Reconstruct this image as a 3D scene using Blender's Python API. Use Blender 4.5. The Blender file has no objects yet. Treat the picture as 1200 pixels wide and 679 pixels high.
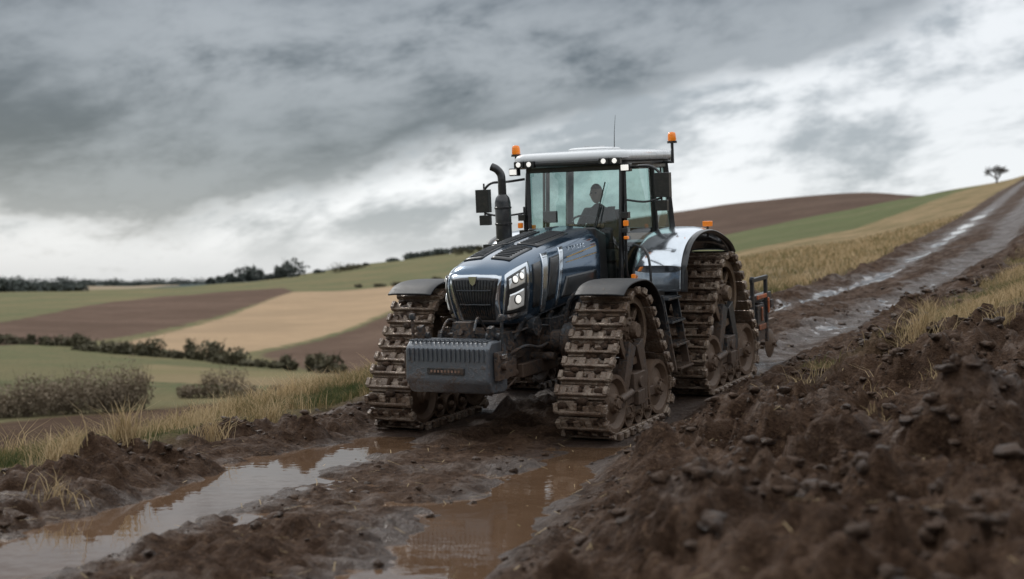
import bpy, math, random, bmesh
import numpy as np
from mathutils import Vector, Matrix, Euler
from mathutils.bvhtree import BVHTree
random.seed(7); rng=np.random.default_rng(11)
sc=bpy.context.scene
sc.view_settings.view_transform='Standard'; sc.view_settings.look='None'; sc.view_settings.exposure=0
CAMZ=1.7; F=1667.0; HY=335.0
def link(o): sc.collection.objects.link(o); return o
# ---------------------------------------------------------------- node helpers
class NT:
    def __init__(s,nt): s.t=nt; s.n=nt.nodes; s.l=nt.links
    def inp(s,node,idx,v):
        if v is None: return
        if hasattr(v,'is_output') : s.l.new(v,node.inputs[idx])
        else:
            if isinstance(v,(tuple,list)) and len(v)==3 and node.inputs[idx].type=='RGBA': v=(*v,1)
            node.inputs[idx].default_value=v
    def m(s,op,a,b=None,c=None,clamp=False):
        n=s.n.new('ShaderNodeMath'); n.operation=op; n.use_clamp=clamp
        s.inp(n,0,a); s.inp(n,1,b); s.inp(n,2,c); return n.outputs[0]
    def noise(s,vec,scale,detail=4,rough=.55,dist=0):
        n=s.n.new('ShaderNodeTexNoise'); s.inp(n,'Vector',vec); n.inputs['Scale'].default_value=scale
        n.inputs['Detail'].default_value=detail; n.inputs['Roughness'].default_value=rough; n.inputs['Distortion'].default_value=dist
        return n.outputs['Fac']
    def ss(s,x,a,b,lo=0.,hi=1.):
        n=s.n.new('ShaderNodeMapRange'); n.interpolation_type='SMOOTHSTEP'
        s.inp(n,0,x); n.inputs[1].default_value=a; n.inputs[2].default_value=b; n.inputs[3].default_value=lo; n.inputs[4].default_value=hi; return n.outputs[0]
    def mix(s,f,a,b):
        n=s.n.new('ShaderNodeMix'); n.data_type='RGBA'; s.inp(n,0,f); s.inp(n,6,a); s.inp(n,7,b); return n.outputs[2]
    def attr(s,name):
        n=s.n.new('ShaderNodeAttribute'); n.attribute_name=name; return n
    def bump(s,h,strength=.5,dist=.02,normal=None):
        n=s.n.new('ShaderNodeBump'); s.inp(n,'Height',h); s.inp(n,'Strength',strength); n.inputs['Distance'].default_value=dist
        if normal is not None: s.inp(n,'Normal',normal)
        return n.outputs[0]
    def sep(s,v):
        n=s.n.new('ShaderNodeSeparateXYZ'); s.inp(n,0,v); return n.outputs
    def comb(s,x,y,z):
        n=s.n.new('ShaderNodeCombineXYZ'); s.inp(n,0,x); s.inp(n,1,y); s.inp(n,2,z); return n.outputs[0]
def newmat(name):
    m=bpy.data.materials.new(name); m.use_nodes=True; t=NT(m.node_tree)
    return m,t,m.node_tree.nodes['Principled BSDF']
def paint(name,col,metal=0.,rough=.4,coat=0.,mud=0.5,mudtop=1.7,var=.12,bump=0.,dust=.15):
    m,t,p=newmat(name)
    geo=t.n.new('ShaderNodeNewGeometry'); pos=geo.outputs['Position']
    z=t.sep(pos)[2]
    n1=t.noise(pos,2.5,4,.65); n2=t.noise(pos,24,4,.7)
    f=t.m('MULTIPLY_ADD',n1,.9,t.m('MULTIPLY',n2,1.05))
    f=t.m('ADD',f,t.m('MULTIPLY',t.m('SUBTRACT',mudtop,z),.35))
    mf=t.m('MULTIPLY',t.ss(f,1.10,1.34),mud)
    dirt=t.mix(n2,(.050,.028,.016),(.14,.086,.054))
    c0=t.mix(t.m('MULTIPLY',n1,var*2),col,tuple(x*.55 for x in col))
    if dust: c0=t.mix(t.m('MULTIPLY',t.ss(n2,.4,.75),dust),c0,(.17,.14,.11))
    t.inp(p,'Base Color',t.mix(mf,c0,dirt))
    t.inp(p,'Metallic',t.m('MULTIPLY',t.m('SUBTRACT',1.,mf),metal))
    r=t.m('ADD',t.m('MULTIPLY',t.m('SUBTRACT',n2,.5),.2),rough)
    t.inp(p,'Roughness',t.m('ADD',r,t.m('MULTIPLY',mf,.25),clamp=True))
    if coat: t.inp(p,'Coat Weight',t.m('MULTIPLY',t.m('SUBTRACT',1.,mf),coat)); p.inputs['Coat Roughness'].default_value=.04
    h=t.m('ADD',t.m('MULTIPLY',mf,t.m('ADD',n2,.5)),t.m('MULTIPLY',n2,bump))
    t.l.new(t.bump(h,.6,.012),p.inputs['Normal'])
    return m
M={}
M['blue']=paint('blue_metallic_paint',(.058,.105,.165),.78,.17,1.,.32,1.15,dust=.05)
M['silver']=paint('silver_paint',(.66,.71,.76),.92,.15,.8,.28,1.3,dust=.05)
M['black']=paint('black_plastic',(.018,.02,.022),0,.32,.3,.5,1.6)
M['fender']=paint('front_fender_plastic',(.012,.013,.015),0,.55,0,.45,1.7,dust=.05)
M['dark']=paint('dark_cast_metal',(.045,.05,.056),.45,.38,0,.8,1.85,bump=.4)
M['weight']=paint('weight_paint',(.115,.128,.145),.4,.36,.3,.6,1.2,bump=.8)
M['chrome']=paint('chrome_trim',(.78,.8,.83),1.,.12,0,.15,1.2,dust=0)
M['wheel']=paint('muddy_wheel',(.17,.118,.078),.35,.40,.2,.9,2.2,bump=.5)
M['white']=paint('white_roof_paint',(.70,.72,.73),0,.28,.6,.12,1.0,dust=.08)
M['orange_p']=paint('orange_paint',(.42,.10,.03),0,.45,.2,.75,1.9)
M['letter']=paint('worn_lettering',(.28,.17,.12),0,.6,0,.6,1.4)
M['gold']=paint('gold_decal',(.55,.36,.12),.2,.4,0,.2,1.)
M['seat']=paint('seat_fabric',(.03,.03,.035),0,.85,0,0,0)
M['jacket']=paint('jacket_cloth',(.03,.035,.045),0,.85,0,0,0)
M['skin']=paint('skin',(.42,.24,.17),0,.5,0,0,0,dust=0)
M['hair']=paint('hair',(.03,.02,.015),0,.7,0,0,0,dust=0)
def trackmat():
    m,t,p=newmat('muddy_steel_track')
    geo=t.n.new('ShaderNodeNewGeometry'); pos=geo.outputs['Position']
    n1=t.noise(pos,5,4,.7); n2=t.noise(pos,34,5,.72)
    f=t.ss(t.m('ADD',n1,t.m('MULTIPLY',n2,.8)),.74,.98)
    c=t.mix(t.ss(n2,.3,.7),(.058,.030,.016),(.21,.13,.078))
    st=t.mix(n2,(.24,.165,.11),(.50,.41,.33))
    t.inp(p,'Base Color',t.mix(f,st,c)); t.inp(p,'Metallic',t.m('MULTIPLY',t.m('SUBTRACT',1.,f),.55))
    t.inp(p,'Roughness',t.ss(n1,.35,.7,.18,.42))
    p.inputs['Coat Weight'].default_value=.4; p.inputs['Coat Roughness'].default_value=.14
    t.l.new(t.bump(n2,1.,.038),p.inputs['Normal'])
    return m
M['track']=trackmat()
def glass(name,tint,fac=.10):
    m=bpy.data.materials.new(name); m.use_nodes=True; t=NT(m.node_tree); t.n.clear()
    o=t.n.new('ShaderNodeOutputMaterial'); tr=t.n.new('ShaderNodeBsdfTransparent'); gl=t.n.new('ShaderNodeBsdfGlossy')
    tr.inputs[0].default_value=(*tint,1); gl.inputs['Roughness'].default_value=.02
    lw=t.n.new('ShaderNodeLayerWeight'); lw.inputs[0].default_value=.35
    fr=t.m('MULTIPLY_ADD',lw.outputs['Fresnel'],.45,fac,clamp=True)
    df=t.n.new('ShaderNodeBsdfDiffuse'); df.inputs[0].default_value=(.25,.24,.2,1)
    mx=t.n.new('ShaderNodeMixShader'); t.l.new(fr,mx.inputs[0]); t.l.new(tr.outputs[0],mx.inputs[1]); t.l.new(gl.outputs[0],mx.inputs[2])
    geo=t.n.new('ShaderNodeNewGeometry'); n=t.noise(geo.outputs['Position'],9,3,.7)
    m2=t.n.new('ShaderNodeMixShader'); t.l.new(t.ss(n,.45,.8,.01,.12),m2.inputs[0]); t.l.new(mx.outputs[0],m2.inputs[1]); t.l.new(df.outputs[0],m2.inputs[2])
    t.l.new(m2.outputs[0],o.inputs[0]); return m
M['glass']=glass('tinted_cab_glass',(.66,.80,.78))
def emis(key,name,col,em,es,met,ro):
    m,t,p=newmat(name); p.inputs['Base Color'].default_value=(*col,1); p.inputs['Metallic'].default_value=met; p.inputs['Roughness'].default_value=ro
    p.inputs['Emission Color'].default_value=(*em,1); p.inputs['Emission Strength'].default_value=es; M[key]=m
emis('lens','lamp_lens',(.7,.73,.75),(1,.96,.88),.12,.7,.12)
emis('lit','lit_lamp',(.9,.9,.88),(1,.96,.88),.6,.0,.12)
emis('amber','amber_lens',(.75,.20,.02),(1,.28,.02),.18,0,.18)
# ---------------------------------------------------------------- mesh helpers
TR=bpy.data.objects.new('tractor',None); link(TR)
def finish(name,me,mat,parent=None,bevel=0.,smooth=True,sharp=35,segs=2):
    o=bpy.data.objects.new(name,me); link(o)
    if mat is not None: me.materials.append(M[mat] if isinstance(mat,str) else mat)
    if smooth:
        me.polygons.foreach_set('use_smooth',[True]*len(me.polygons))
        try: me.set_sharp_from_angle(angle=math.radians(sharp))
        except Exception: pass
    if bevel>0:
        b=o.modifiers.new('bevel','BEVEL'); b.width=bevel; b.segments=segs; b.limit_method='ANGLE'; b.angle_limit=math.radians(30); b.harden_normals=True
    o.parent=parent if parent is not None else TR
    return o
def mesh(name,v,f,mat,parent=None,bevel=0.,**k):
    me=bpy.data.meshes.new(name); me.from_pydata([tuple(x) for x in v],[],f); me.update()
    return finish(name,me,mat,parent,bevel,**k)
BF=[(0,1,3,2),(4,6,7,5),(0,4,5,1),(2,3,7,6),(0,2,6,4),(1,5,7,3)]
def boxv(c,s,R=None):
    v=[]
    for a in(-.5,.5):
        for b in(-.5,.5):
            for d in(-.5,.5):
                p=Vector((a*s[0],b*s[1],d*s[2]))
                if R is not None: p=R@p
                v.append(p+Vector(c))
    return v
class MB:
    def __init__(s): s.v=[]; s.f=[]
    def add(s,v,f): n=len(s.v); s.v+=list(v); s.f+=[tuple(i+n for i in q) for q in f]
    def box(s,c,sz,R=None): s.add(boxv(c,sz,R),BF)
    def cyl(s,p0,p1,r,seg=14,r2=None):
        p0=Vector(p0);p1=Vector(p1); r2=r if r2 is None else r2; d=(p1-p0).normalized(); a=d.orthogonal().normalized(); b=d.cross(a)
        v=[]
        for k in range(seg):
            t=2*math.pi*k/seg; e=a*math.cos(t)+b*math.sin(t); v.append(p0+e*r); v.append(p1+e*r2)
        f=[(2*k,2*((k+1)%seg),2*((k+1)%seg)+1,2*k+1) for k in range(seg)]
        f.append(tuple(2*k for k in range(seg))[::-1]); f.append(tuple(2*k+1 for k in range(seg)))
        s.add(v,f)
    def lathe(s,prof,c,axis='y',seg=32,sgn=1):
        n=len(prof); v=[]
        for k in range(seg):
            t=2*math.pi*k/seg
            for r,h in prof:
                if axis=='y': v.append(Vector((c[0]+r*math.cos(t),c[1]+h*sgn,c[2]+r*math.sin(t))))
                elif axis=='z': v.append(Vector((c[0]+r*math.cos(t),c[1]+r*math.sin(t),c[2]+h)))
                else: v.append(Vector((c[0]+h,c[1]+r*math.cos(t),c[2]+r*math.sin(t))))
        f=[]
        for k in range(seg):
            k2=(k+1)%seg
            for j in range(n-1): f.append((k*n+j,k2*n+j,k2*n+j+1,k*n+j+1))
        s.add(v,f)
    def prism(s,poly,lo,hi,axis='y'):
        n=len(poly); v=[]
        for h in(lo,hi):
            for a,b in poly:
                v.append(Vector((a,h,b)) if axis=='y' else (Vector((h,a,b)) if axis=='x' else Vector((a,b,h))))
        f=[tuple(range(n)),tuple(range(2*n-1,n-1,-1))]
        for k in range(n): k2=(k+1)%n; f.append((k,k+n,k2+n,k2))
        s.add(v,f)
    def tube(s,pts,r,seg=10):
        pts=[Vector(p) for p in pts]; n=len(pts); v=[]; a=None
        for i,p in enumerate(pts):
            d=(pts[min(i+1,n-1)]-pts[max(i-1,0)]).normalized()
            a=(a-d*a.dot(d)).normalized() if a is not None else d.orthogonal().normalized()
            b=d.cross(a); rr=r[i] if isinstance(r,(list,tuple)) else r
            for k in range(seg):
                t=2*math.pi*k/seg; v.append(p+(a*math.cos(t)+b*math.sin(t))*rr)
        f=[]
        for i in range(n-1):
            for k in range(seg): k2=(k+1)%seg; f.append((i*seg+k,i*seg+k2,(i+1)*seg+k2,(i+1)*seg+k))
        f.append(tuple(range(seg))[::-1]); f.append(tuple((n-1)*seg+k for k in range(seg)))
        s.add(v,f)
    def out(s,name,mat,parent=None,bevel=0.,**k):
        o=mesh(name,s.v,s.f,mat,parent,bevel,**k)
        bm=bmesh.new(); bm.from_mesh(o.data); bmesh.ops.recalc_face_normals(bm,faces=bm.faces); bm.to_mesh(o.data); bm.free()
        if k.get('smooth',True):
            try: o.data.set_sharp_from_angle(angle=math.radians(k.get('sharp',35)))
            except Exception: pass
        return o
def curve_pts(pts,n=8):
    P=[Vector(p) for p in pts]; out=[]
    for i in range(len(P)-1):
        a=P[max(i-1,0)];b=P[i];c=P[i+1];d=P[min(i+2,len(P)-1)]
        for k in range(n):
            t=k/n; out.append(.5*((2*b)+(c-a)*t+(2*a-5*b+4*c-d)*t*t+(3*b-a-3*c+d)*t**3))
    out.append(P[-1]); return out
# ---------------------------------------------------------------- TRACK UNITS
def hull_path(circs,N):
    pts=[]
    for cx,cz,r in circs:
        for k in range(96):
            t=2*math.pi*k/96; pts.append((cx+r*math.cos(t),cz+r*math.sin(t)))
    pts=sorted(set(pts))
    def half(P):
        h=[]
        for p in P:
            while len(h)>=2 and (h[-1][0]-h[-2][0])*(p[1]-h[-2][1])-(h[-1][1]-h[-2][1])*(p[0]-h[-2][0])<=0: h.pop()
            h.append(p)
        return h
    a=half(pts); b=half(pts[::-1]); H=a[:-1]+b[:-1]; H.append(H[0])
    H=np.array(H); d=np.hypot(*np.diff(H,axis=0).T); s=np.concatenate([[0],np.cumsum(d)]); L=s[-1]
    q=np.arange(N)/N*L; x=np.interp(q,s,H[:,0]); z=np.interp(q,s,H[:,1])
    x2=np.interp((q+.01)%L,s,H[:,0]); z2=np.interp((q+.01)%L,s,H[:,1])
    x1=np.interp((q-.01)%L,s,H[:,0]); z1=np.interp((q-.01)%L,s,H[:,1])
    tx,tz=x2-x1,z2-z1; l=np.hypot(tx,tz); return x,z,tx/l,tz/l,L
def track_unit(pre,ax,yc,W,circs,drive,idl,small,N,sgn,zoff):
    circ=[(ax+c[0],c[1]+zoff,c[2]) for c in circs]
    x,z,tx,tz,L=hull_path(circ,N); pitch=L/N
    b=MB(); rnd=random.Random(int(ax*10)+int(yc*7)); mb=MB()
    for i in range(N):
        t=Vector((tx[i],0,tz[i])); n=Vector((tz[i],0,-tx[i])); R=Matrix((t,Vector((0,1,0)),n)).transposed()
        p=Vector((x[i],yc,z[i]))
        def bx(a,h,y,sa,sh,sy): b.box(p+t*a+n*h+Vector((0,y,0)),(sa,sy,sh),R)
        j=lambda k:rnd.uniform(-k,k)
        bx(0,.012,0,pitch*.97,.028,W*.93)
        bx(-pitch*.22,.047,0,pitch*.20,.056,W+j(.006))
        for k,yy in enumerate((-.36,-.12,.12,.36)):
            o=pitch*(.12 if k%2 else .0)
            bx(o,.038,yy*W+j(.006),pitch*.50,.046+j(.010),W*.13)
        for e in(-1,1):
            bx(pitch*.06,.05,e*W*.465,pitch*.58,.078,W*.09)
        bx(0,-.03,0,pitch*.45,.06,.05)
        for _ in range(13):                              # irregular mud caked between the lugs
            if rnd.random()<.62:
                r=rnd.uniform(.018,.055); c=p+t*(pitch*.2+j(pitch*.35))+n*rnd.uniform(.02,.055)+Vector((0,j(.47)*W,0)); vs=[]
                for a_ in ICO: vs.append(c+R@Vector((a_[0]*r*rnd.uniform(.7,1.3),a_[1]*r*1.6*rnd.uniform(.7,1.3),a_[2]*r*.6*rnd.uniform(.7,1.3))))
                mb.add(vs,ICF)
    b.out(pre+'_track_belt','track',bevel=.012,smooth=True)
    mb.out(pre+'_track_caked_mud','cake',bevel=0,sharp=180)
    w=MB(); yo=yc+sgn*W*.5
    def wheel(c,r,seg=36,wd=.15,bolts=8):
        pr=[(0,.045),(r*.16,.045),(r*.20,.02),(r*.30,.015),(r*.36,-.03),(r*.70,-.055),(r*.80,-.02),(r*.86,.0),(r*.99,.0),(r,-.015),(r,-wd),(r*.86,-wd),(r*.7,-wd+.03)]
        cc=(ax+c[0],yo-sgn*.05,c[1]+zoff); w.lathe(pr,cc,'y',seg,sgn)
        w.lathe(pr,(cc[0],yc-sgn*(W*.5-.05),cc[2]),'y',seg,-sgn)
        for k in range(bolts):
            t=2*math.pi*k/bolts; q=Vector((cc[0]+r*.26*math.cos(t),cc[1]+sgn*.018,cc[2]+r*.26*math.sin(t)))
            w.cyl(q,q+Vector((0,sgn*.022,0)),.014,6)
        w.cyl((cc[0],yo-sgn*.2,cc[2]),(cc[0],yc-sgn*(W*.5-.2),cc[2]),r*.3,16)
    for c in idl: wheel(c,c[2])
    for c in small: wheel(c,c[2],24,.12,6)
    w.out(pre+'_track_wheels','wheel',bevel=0)
    d=MB(); dx,dz,dr=ax+drive[0],drive[1]+zoff,drive[2]-.02
    for side in(1,-1):
        yy=yc+sgn*side*W*.30
        d.lathe([(dr*.80,.03),(dr,.03),(dr,-.03),(dr*.80,-.03),(dr*.80,.03)],(dx,yy,dz),'y',40,sgn)
    for k in range(8):
        t=2*math.pi*k/8; c=math.cos(t); s_=math.sin(t)
        R=Matrix((Vector((c,0,s_)),Vector((0,1,0)),Vector((-s_,0,c)))).transposed()
        d.box((dx+c*dr*.52,yo-sgn*.16,dz+s_*dr*.52),(dr*.7,.05,dr*.16),R)
    for k in range(18):
        t=2*math.pi*k/18; d.cyl((dx+dr*.93*math.cos(t),yc-W*.32,dz+dr*.93*math.sin(t)),(dx+dr*.93*math.cos(t),yc+W*.32,dz+dr*.93*math.sin(t)),.025,8)
    d.lathe([(0,.10),(dr*.20,.10),(dr*.24,.07),(dr*.25,.02),(dr*.40,.0),(dr*.42,-.05),(dr*.42,-.25)],(dx,yo-sgn*.13,dz),'y',30,sgn)
    for k in range(10):
        t=2*math.pi*k/10; q=Vector((dx+dr*.33*math.cos(t),yo-sgn*.125,dz+dr*.33*math.sin(t))); d.cyl(q,q+Vector((0,sgn*.03,0)),.016,6)
    d.out(pre+'_drive_wheel','wheel',bevel=.005)
    fr=MB(); ya,yb=sorted((yo-sgn*.17,yo-sgn*.06)); i0,i1=idl[0],idl[1]; hi=drive[1]-drive[2]*.35
    def beam(a,bq,w0,w1,y0=ya,y1=yb):
        a=Vector((ax+a[0],0,a[1]+zoff)); q=Vector((ax+bq[0],0,bq[1]+zoff)); dd=(q-a).normalized(); nn=Vector((dd.z,0,-dd.x))
        P=[a+nn*w0,q+nn*w1,q-nn*w1,a-nn*w0]; fr.prism([(p.x,p.z) for p in P],y0,y1)
    zb=i0[1]-.02
    beam((i0[0],zb),(i1[0],zb),.055,.055)
    beam((drive[0]+.10,hi),(i0[0]*.55,zb+.03),.10,.06); beam((drive[0]-.10,hi),(i1[0]*.55,zb+.03),.10,.06)
    beam((-.30,zb-.12),(.30,zb-.12),.05,.05)
    fr.box((ax+drive[0],yo-sgn*.11,zb+.17+zoff),(.34,.16,.22)); fr.box((ax,yo-sgn*.10,zb+zoff),(.20,.2,.16))
    fr.cyl((ax+drive[0],yo-sgn*.3,zb+.17+zoff),(ax+drive[0],yo+sgn*.0,zb+.17+zoff),.065,16)
    for c in small: fr.box((ax+c[0],yo-sgn*.10,c[1]+.12+zoff),(.07,.09,.26))
    fr.cyl((ax+i0[0]*.30,yo-sgn*.05,zb+.08+zoff),(ax+i0[0]*.82,yo-sgn*.05,zb+.04+zoff),.045,14)
    fr.out(pre+'_track_frame','dark',bevel=.01)
    ib=MB(); ib.box((ax,yc,zb+.0+zoff),(abs(i0[0])*1.4,W*.35,.12)); ib.out(pre+'_inner_beam','dark',bevel=.01)
def icos(sub):
    bm=bmesh.new(); bmesh.ops.create_icosphere(bm,subdivisions=sub,radius=1.); bm.verts.index_update(); v=[v.co[:] for v in bm.verts]; f=[tuple(q.index for q in g.verts) for g in bm.faces]; bm.free(); return v,f
ICO,ICF=icos(1)
def soilmat(name,s1=3,s2=45):
    m,t,p=newmat(name); geo=t.n.new('ShaderNodeNewGeometry'); pos=geo.outputs['Position']; a_=t.noise(pos,s1,3,.7); b_=t.noise(pos,s2,4,.75)
    c_=t.mix(t.ss(a_,.3,.7),(.032,.017,.010),(.080,.046,.028)); t.inp(p,'Base Color',t.mix(t.ss(b_,.45,.75),c_,(.12,.074,.047))); t.inp(p,'Roughness',t.ss(a_,.35,.65,.35,.75)); p.inputs['Specular IOR Level'].default_value=.22
    t.l.new(t.bump(b_,1.,.035),p.inputs['Normal']); return m
M['cake']=soilmat('caked_mud',6,60)
WF=.62; WR=.60
fc=[(-.03,1.14,.41),(.62,.41,.32),(-.62,.41,.32),(.0,.24,.15)]
rc=[(0,1.27,.46),(.66,.44,.35),(-.66,.44,.35),(0,.24,.15)]
for sgn,nm in((1,'left'),(-1,'right')):
    track_unit('front_'+nm,0.,sgn*1.23,WF,fc,fc[0],fc[1:3],[(-.27,.21,.125),(0,.21,.125),(.27,.21,.125)],31,sgn,-.03)
    track_unit('rear_'+nm,-3.12,sgn*1.25,WR,rc,rc[0],rc[1:3],[(-.30,.22,.13),(0,.22,.13),(.30,.22,.13)],35,sgn,-.03)
# ---------------------------------------------------------------- CHASSIS
c=MB()
c.box((-.1,0,1.0),(2.0,.52,.46)); c.box((.70,0,1.02),(.50,.62,.34)); c.box((-2.4,0,1.05),(2.6,.74,.62)); c.box((-1.2,0,1.25),(.9,.9,.35))
c.cyl((0,-1.0,.98),(0,1.0,.98),.13,20); c.cyl((-3.12,-1.1,1.2),(-3.12,1.1,1.2),.2,20)
for s in(-1,1):
    c.cyl((0,s*.62,.98),(0,s*.86,.98),.22,24,.19); c.cyl((-3.12,s*.6,1.2),(-3.12,s*.95,1.2),.30,24,.27)
    c.box((.25,s*.36,.72),(.9,.08,.16)); c.box((.95,s*.30,.78),(.5,.06,.26))
c.box((0,0,.92),(.36,.7,.38)); c.cyl((.18,-.55,.82),(.18,.55,.82),.05,14)
c.out('chassis','dark',bevel=.015)
c=MB()
for s in(-1,1):
    for k in range(5):
        x=.7-.35*k; c.cyl((x,s*.30,1.08),(x-.08,s*.40,1.33),.035,10)
    c.tube(curve_pts([(.9,s*.2,.85),(.7,s*.42,1.0),(.3,s*.44,.95),(-.3,s*.42,1.05),(-.9,s*.46,1.15)]),.022)
    c.tube(curve_pts([(.8,s*.28,1.15),(.4,s*.44,1.2),(-.2,s*.42,1.15),(-.9,s*.5,1.3)]),.016)
    c.box((-.15,s*.40,1.13),(.5,.12,.24)); c.cyl((-.75,s*.42,1.0),(-.45,s*.42,1.0),.09,16); c.cyl((.45,s*.36,1.2),(.45,s*.48,1.2),.11,18)
c.out('engine_bay_fittings','dark',bevel=.006)
# ---------------------------------------------------------------- HOOD
secs=[(1.01,.25,1.38,1.68),(1.0,.345,1.285,1.81),(.95,.405,1.25,1.885),(.84,.435,1.235,1.95),(.6,.45,1.24,2.02),(.2,.458,1.27,2.09),(-.3,.468,1.32,2.155),(-.8,.48,1.36,2.21),(-1.2,.50,1.40,2.25),(-1.28,.50,1.40,2.25)]
def sect(x,w,b,t):
    h=t-b; A=[(0.,b),(.55,b),(.88,b+.02*h),(.97,b+.10*h),(1.0,b+.45*h),(.985,b+.72*h),(.93,b+.86*h),(.80,b+.945*h),(.60,b+.985*h),(.32,t),(0,t+.012)]
    pts=[(a*w,z) for a,z in A]; pts+=[(-y,z) for y,z in pts[-2:0:-1]]
    return [Vector((x-(.09*max(0,(1-(z-b)/h))**2 if x>.8 else 0),y,z)) for y,z in pts]
V=[];Fc=[]
S=[sect(*s) for s in secs]; n=len(S[0])
for s_ in S: V+=s_
for i in range(len(S)-1):
    for k in range(n): k2=(k+1)%n; Fc.append((i*n+k,i*n+k2,(i+1)*n+k2,(i+1)*n+k))
ctr=len(V); V.append(Vector((1.02,0,1.55)))
for k in range(n): Fc.append((ctr,(k+1)%n,k))
hood=mesh('hood',V,Fc,'blue',bevel=0,sharp=60)
bm=bmesh.new(); bm.from_mesh(hood.data); bmesh.ops.recalc_face_normals(bm,faces=bm.faces); bm.to_mesh(hood.data); bm.free()
sm=hood.modifiers.new('s','SUBSURF'); sm.levels=2; sm.render_levels=2
bpy.context.view_layer.update()
hb=BVHTree.FromObject(hood,bpy.context.evaluated_depsgraph_get())
def patch(name,cs,mat,off=.004,n=10,thick=.01,mirror=True,bvh=hb):
    for sg,sf in ((1,'_left'),(-1,'_right')) if mirror else ((1,''),):
        P=[Vector((p[0],p[1]*sg,p[2])) for p in cs]; v=[];f=[]
        for i in range(n+1):
            for j in range(n+1):
                u=i/n;w=j/n; p=P[0]*(1-u)*(1-w)+P[1]*u*(1-w)+P[2]*u*w+P[3]*(1-u)*w
                loc,no,_,_=bvh.find_nearest(p); v.append(loc+no*off)
        for i in range(n):
            for j in range(n):
                a=i*(n+1)+j; q=(a,a+n+1,a+n+2,a+1); f.append(q if sg>0 else q[::-1])
        o=mesh(name+sf,v,f,mat); m=o.modifiers.new('t','SOLIDIFY'); m.thickness=thick; m.offset=0
patch('grille_surround',[(1.06,-.37,1.87),(1.06,.37,1.87),(1.04,.26,1.25),(1.04,-.26,1.25)],'silver',.004,16,.014,False)
patch('grille_panel',[(1.06,-.315,1.81),(1.06,.315,1.81),(1.04,.20,1.29),(1.04,-.20,1.29)],'black',.014,16,.014,False)
g=MB()
for k in range(15):
    a=(k-7)/7.; y0=a*.285; y1=a*.185
    for i in range(6):
        z0=1.78-.077*i; z1=z0-.080; f0=(1.8-z0)/.5; f1=(1.8-z1)/.5
        ya=y0+(y1-y0)*f0; yb=y0+(y1-y0)*f1
        la,na,_,_=hb.find_nearest(Vector((1.07,ya,z0))); lb,nb,_,_=hb.find_nearest(Vector((1.07,yb,z1)))
        g.cyl(la+na*.027,lb+nb*.027,.0075,6)
for z0 in(1.66,1.48):
    pts=[]
    for j in range(9):
        l,no,_,_=hb.find_nearest(Vector((1.07,(-.24+.06*j)*(1-(1.8-z0)*.5),z0))); pts.append(l+no*.032)
    g.tube(pts,.010,6)
g.out('grille_slats','dark')
b=MB(); l,no,_,_=hb.find_nearest(Vector((1.07,0,1.80)))
b.prism([(-.055,1.82),(.055,1.82),(.035,1.74),(0,1.71),(-.035,1.74)],l.x+.04,l.x+.06,'x'); b.out('nose_badge','chrome',bevel=.005)
patch('headlight_chrome',[(.98,.375,1.85),(.50,.46,1.98),(.62,.46,1.36),(.95,.30,1.33)],'silver',.006,14,.012)
patch('headlight_housing',[(.965,.385,1.80),(.60,.46,1.91),(.68,.46,1.42),(.95,.325,1.39)],'black',.014,14,.014)
patch('headlight_upper_lens',[(.94,.395,1.775),(.64,.455,1.88),(.69,.455,1.72),(.94,.385,1.67)],'lens',.024,8,.012)
patch('headlight_lower_lens',[(.93,.38,1.61),(.71,.45,1.66),(.73,.45,1.47),(.92,.345,1.44)],'lens',.024,8,.012)
g=MB();g2=MB()
for s in(-1,1):
    for (x,y,z,r) in((.87,.43,1.77,.042),(.75,.45,1.80,.040),(.84,.42,1.55,.050)):
        l,no,_,_=hb.find_nearest(Vector((x,y*s,z))); g.cyl(l+no*.02,l+no*.045,r,20,r*.9); g2.cyl(l+no*.02,l+no*.036,r+.009,20)
g.out('headlight_projectors','lit',bevel=.004); g2.out('headlight_rings','black')
patch('vent_front',[(.43,.46,1.91),(.24,.47,1.94),(.33,.46,1.42),(.49,.46,1.42)],'black',.006,8,.012)
patch('silver_blade',[(.19,.47,2.05),(.04,.47,2.05),(.20,.47,1.34),(.30,.47,1.34)],'silver',.007,8,.012)
patch('vent_mid',[(.0,.47,1.96),(-.22,.47,1.98),(-.04,.47,1.48),(.16,.47,1.46)],'black',.006,8,.012)
patch('silver_spear',[(-.25,.47,2.08),(-.36,.47,2.08),(-.12,.47,1.38),(-.08,.47,1.37)],'silver',.007,8,.012)
patch('side_panel_lower',[(-.36,.48,1.70),(-1.15,.5,1.72),(-1.15,.5,1.46),(-.22,.48,1.46)],'black',.006,10,.012)
patch('side_stripe_gold',[(-.40,.48,1.93),(-1.18,.5,2.02),(-1.18,.5,2.008),(-.40,.48,1.918)],'gold',.005,12,.004)
patch('side_stripe_gold_low',[(-.38,.48,1.87),(-1.18,.5,1.93),(-1.18,.5,1.922),(-.38,.48,1.862)],'gold',.005,12,.004)
g=MB()
for s in (-1,1):
    x=-.48
    for k,wd in enumerate((.05,.035,.05,.05,.04,.05)):
        for (dx,dz,sx,sz) in((0,0,.012,.055),(wd*.5,.022,wd*.7,.011),(wd*.5,-.022 if k%2 else 0,wd*.6,.011)):
            l,no,_,_=hb.find_nearest(Vector((x-dx,.5*s,2.045+dz))); g.box(l+no*.004,(sx,.004,sz))
        x-=wd+.03
g.out('side_lettering','silver')
patch('hood_top_vent',[(.72,.06,2.0),(.72,.30,1.98),(.18,.33,2.13),(.18,.06,2.13)],'black',.006,8,.012)
patch('hood_top_vent_rear',[(.08,.06,2.13),(.08,.34,2.13),(-.75,.34,2.25),(-.75,.06,2.25)],'black',.006,8,.012)
g=MB()
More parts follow.
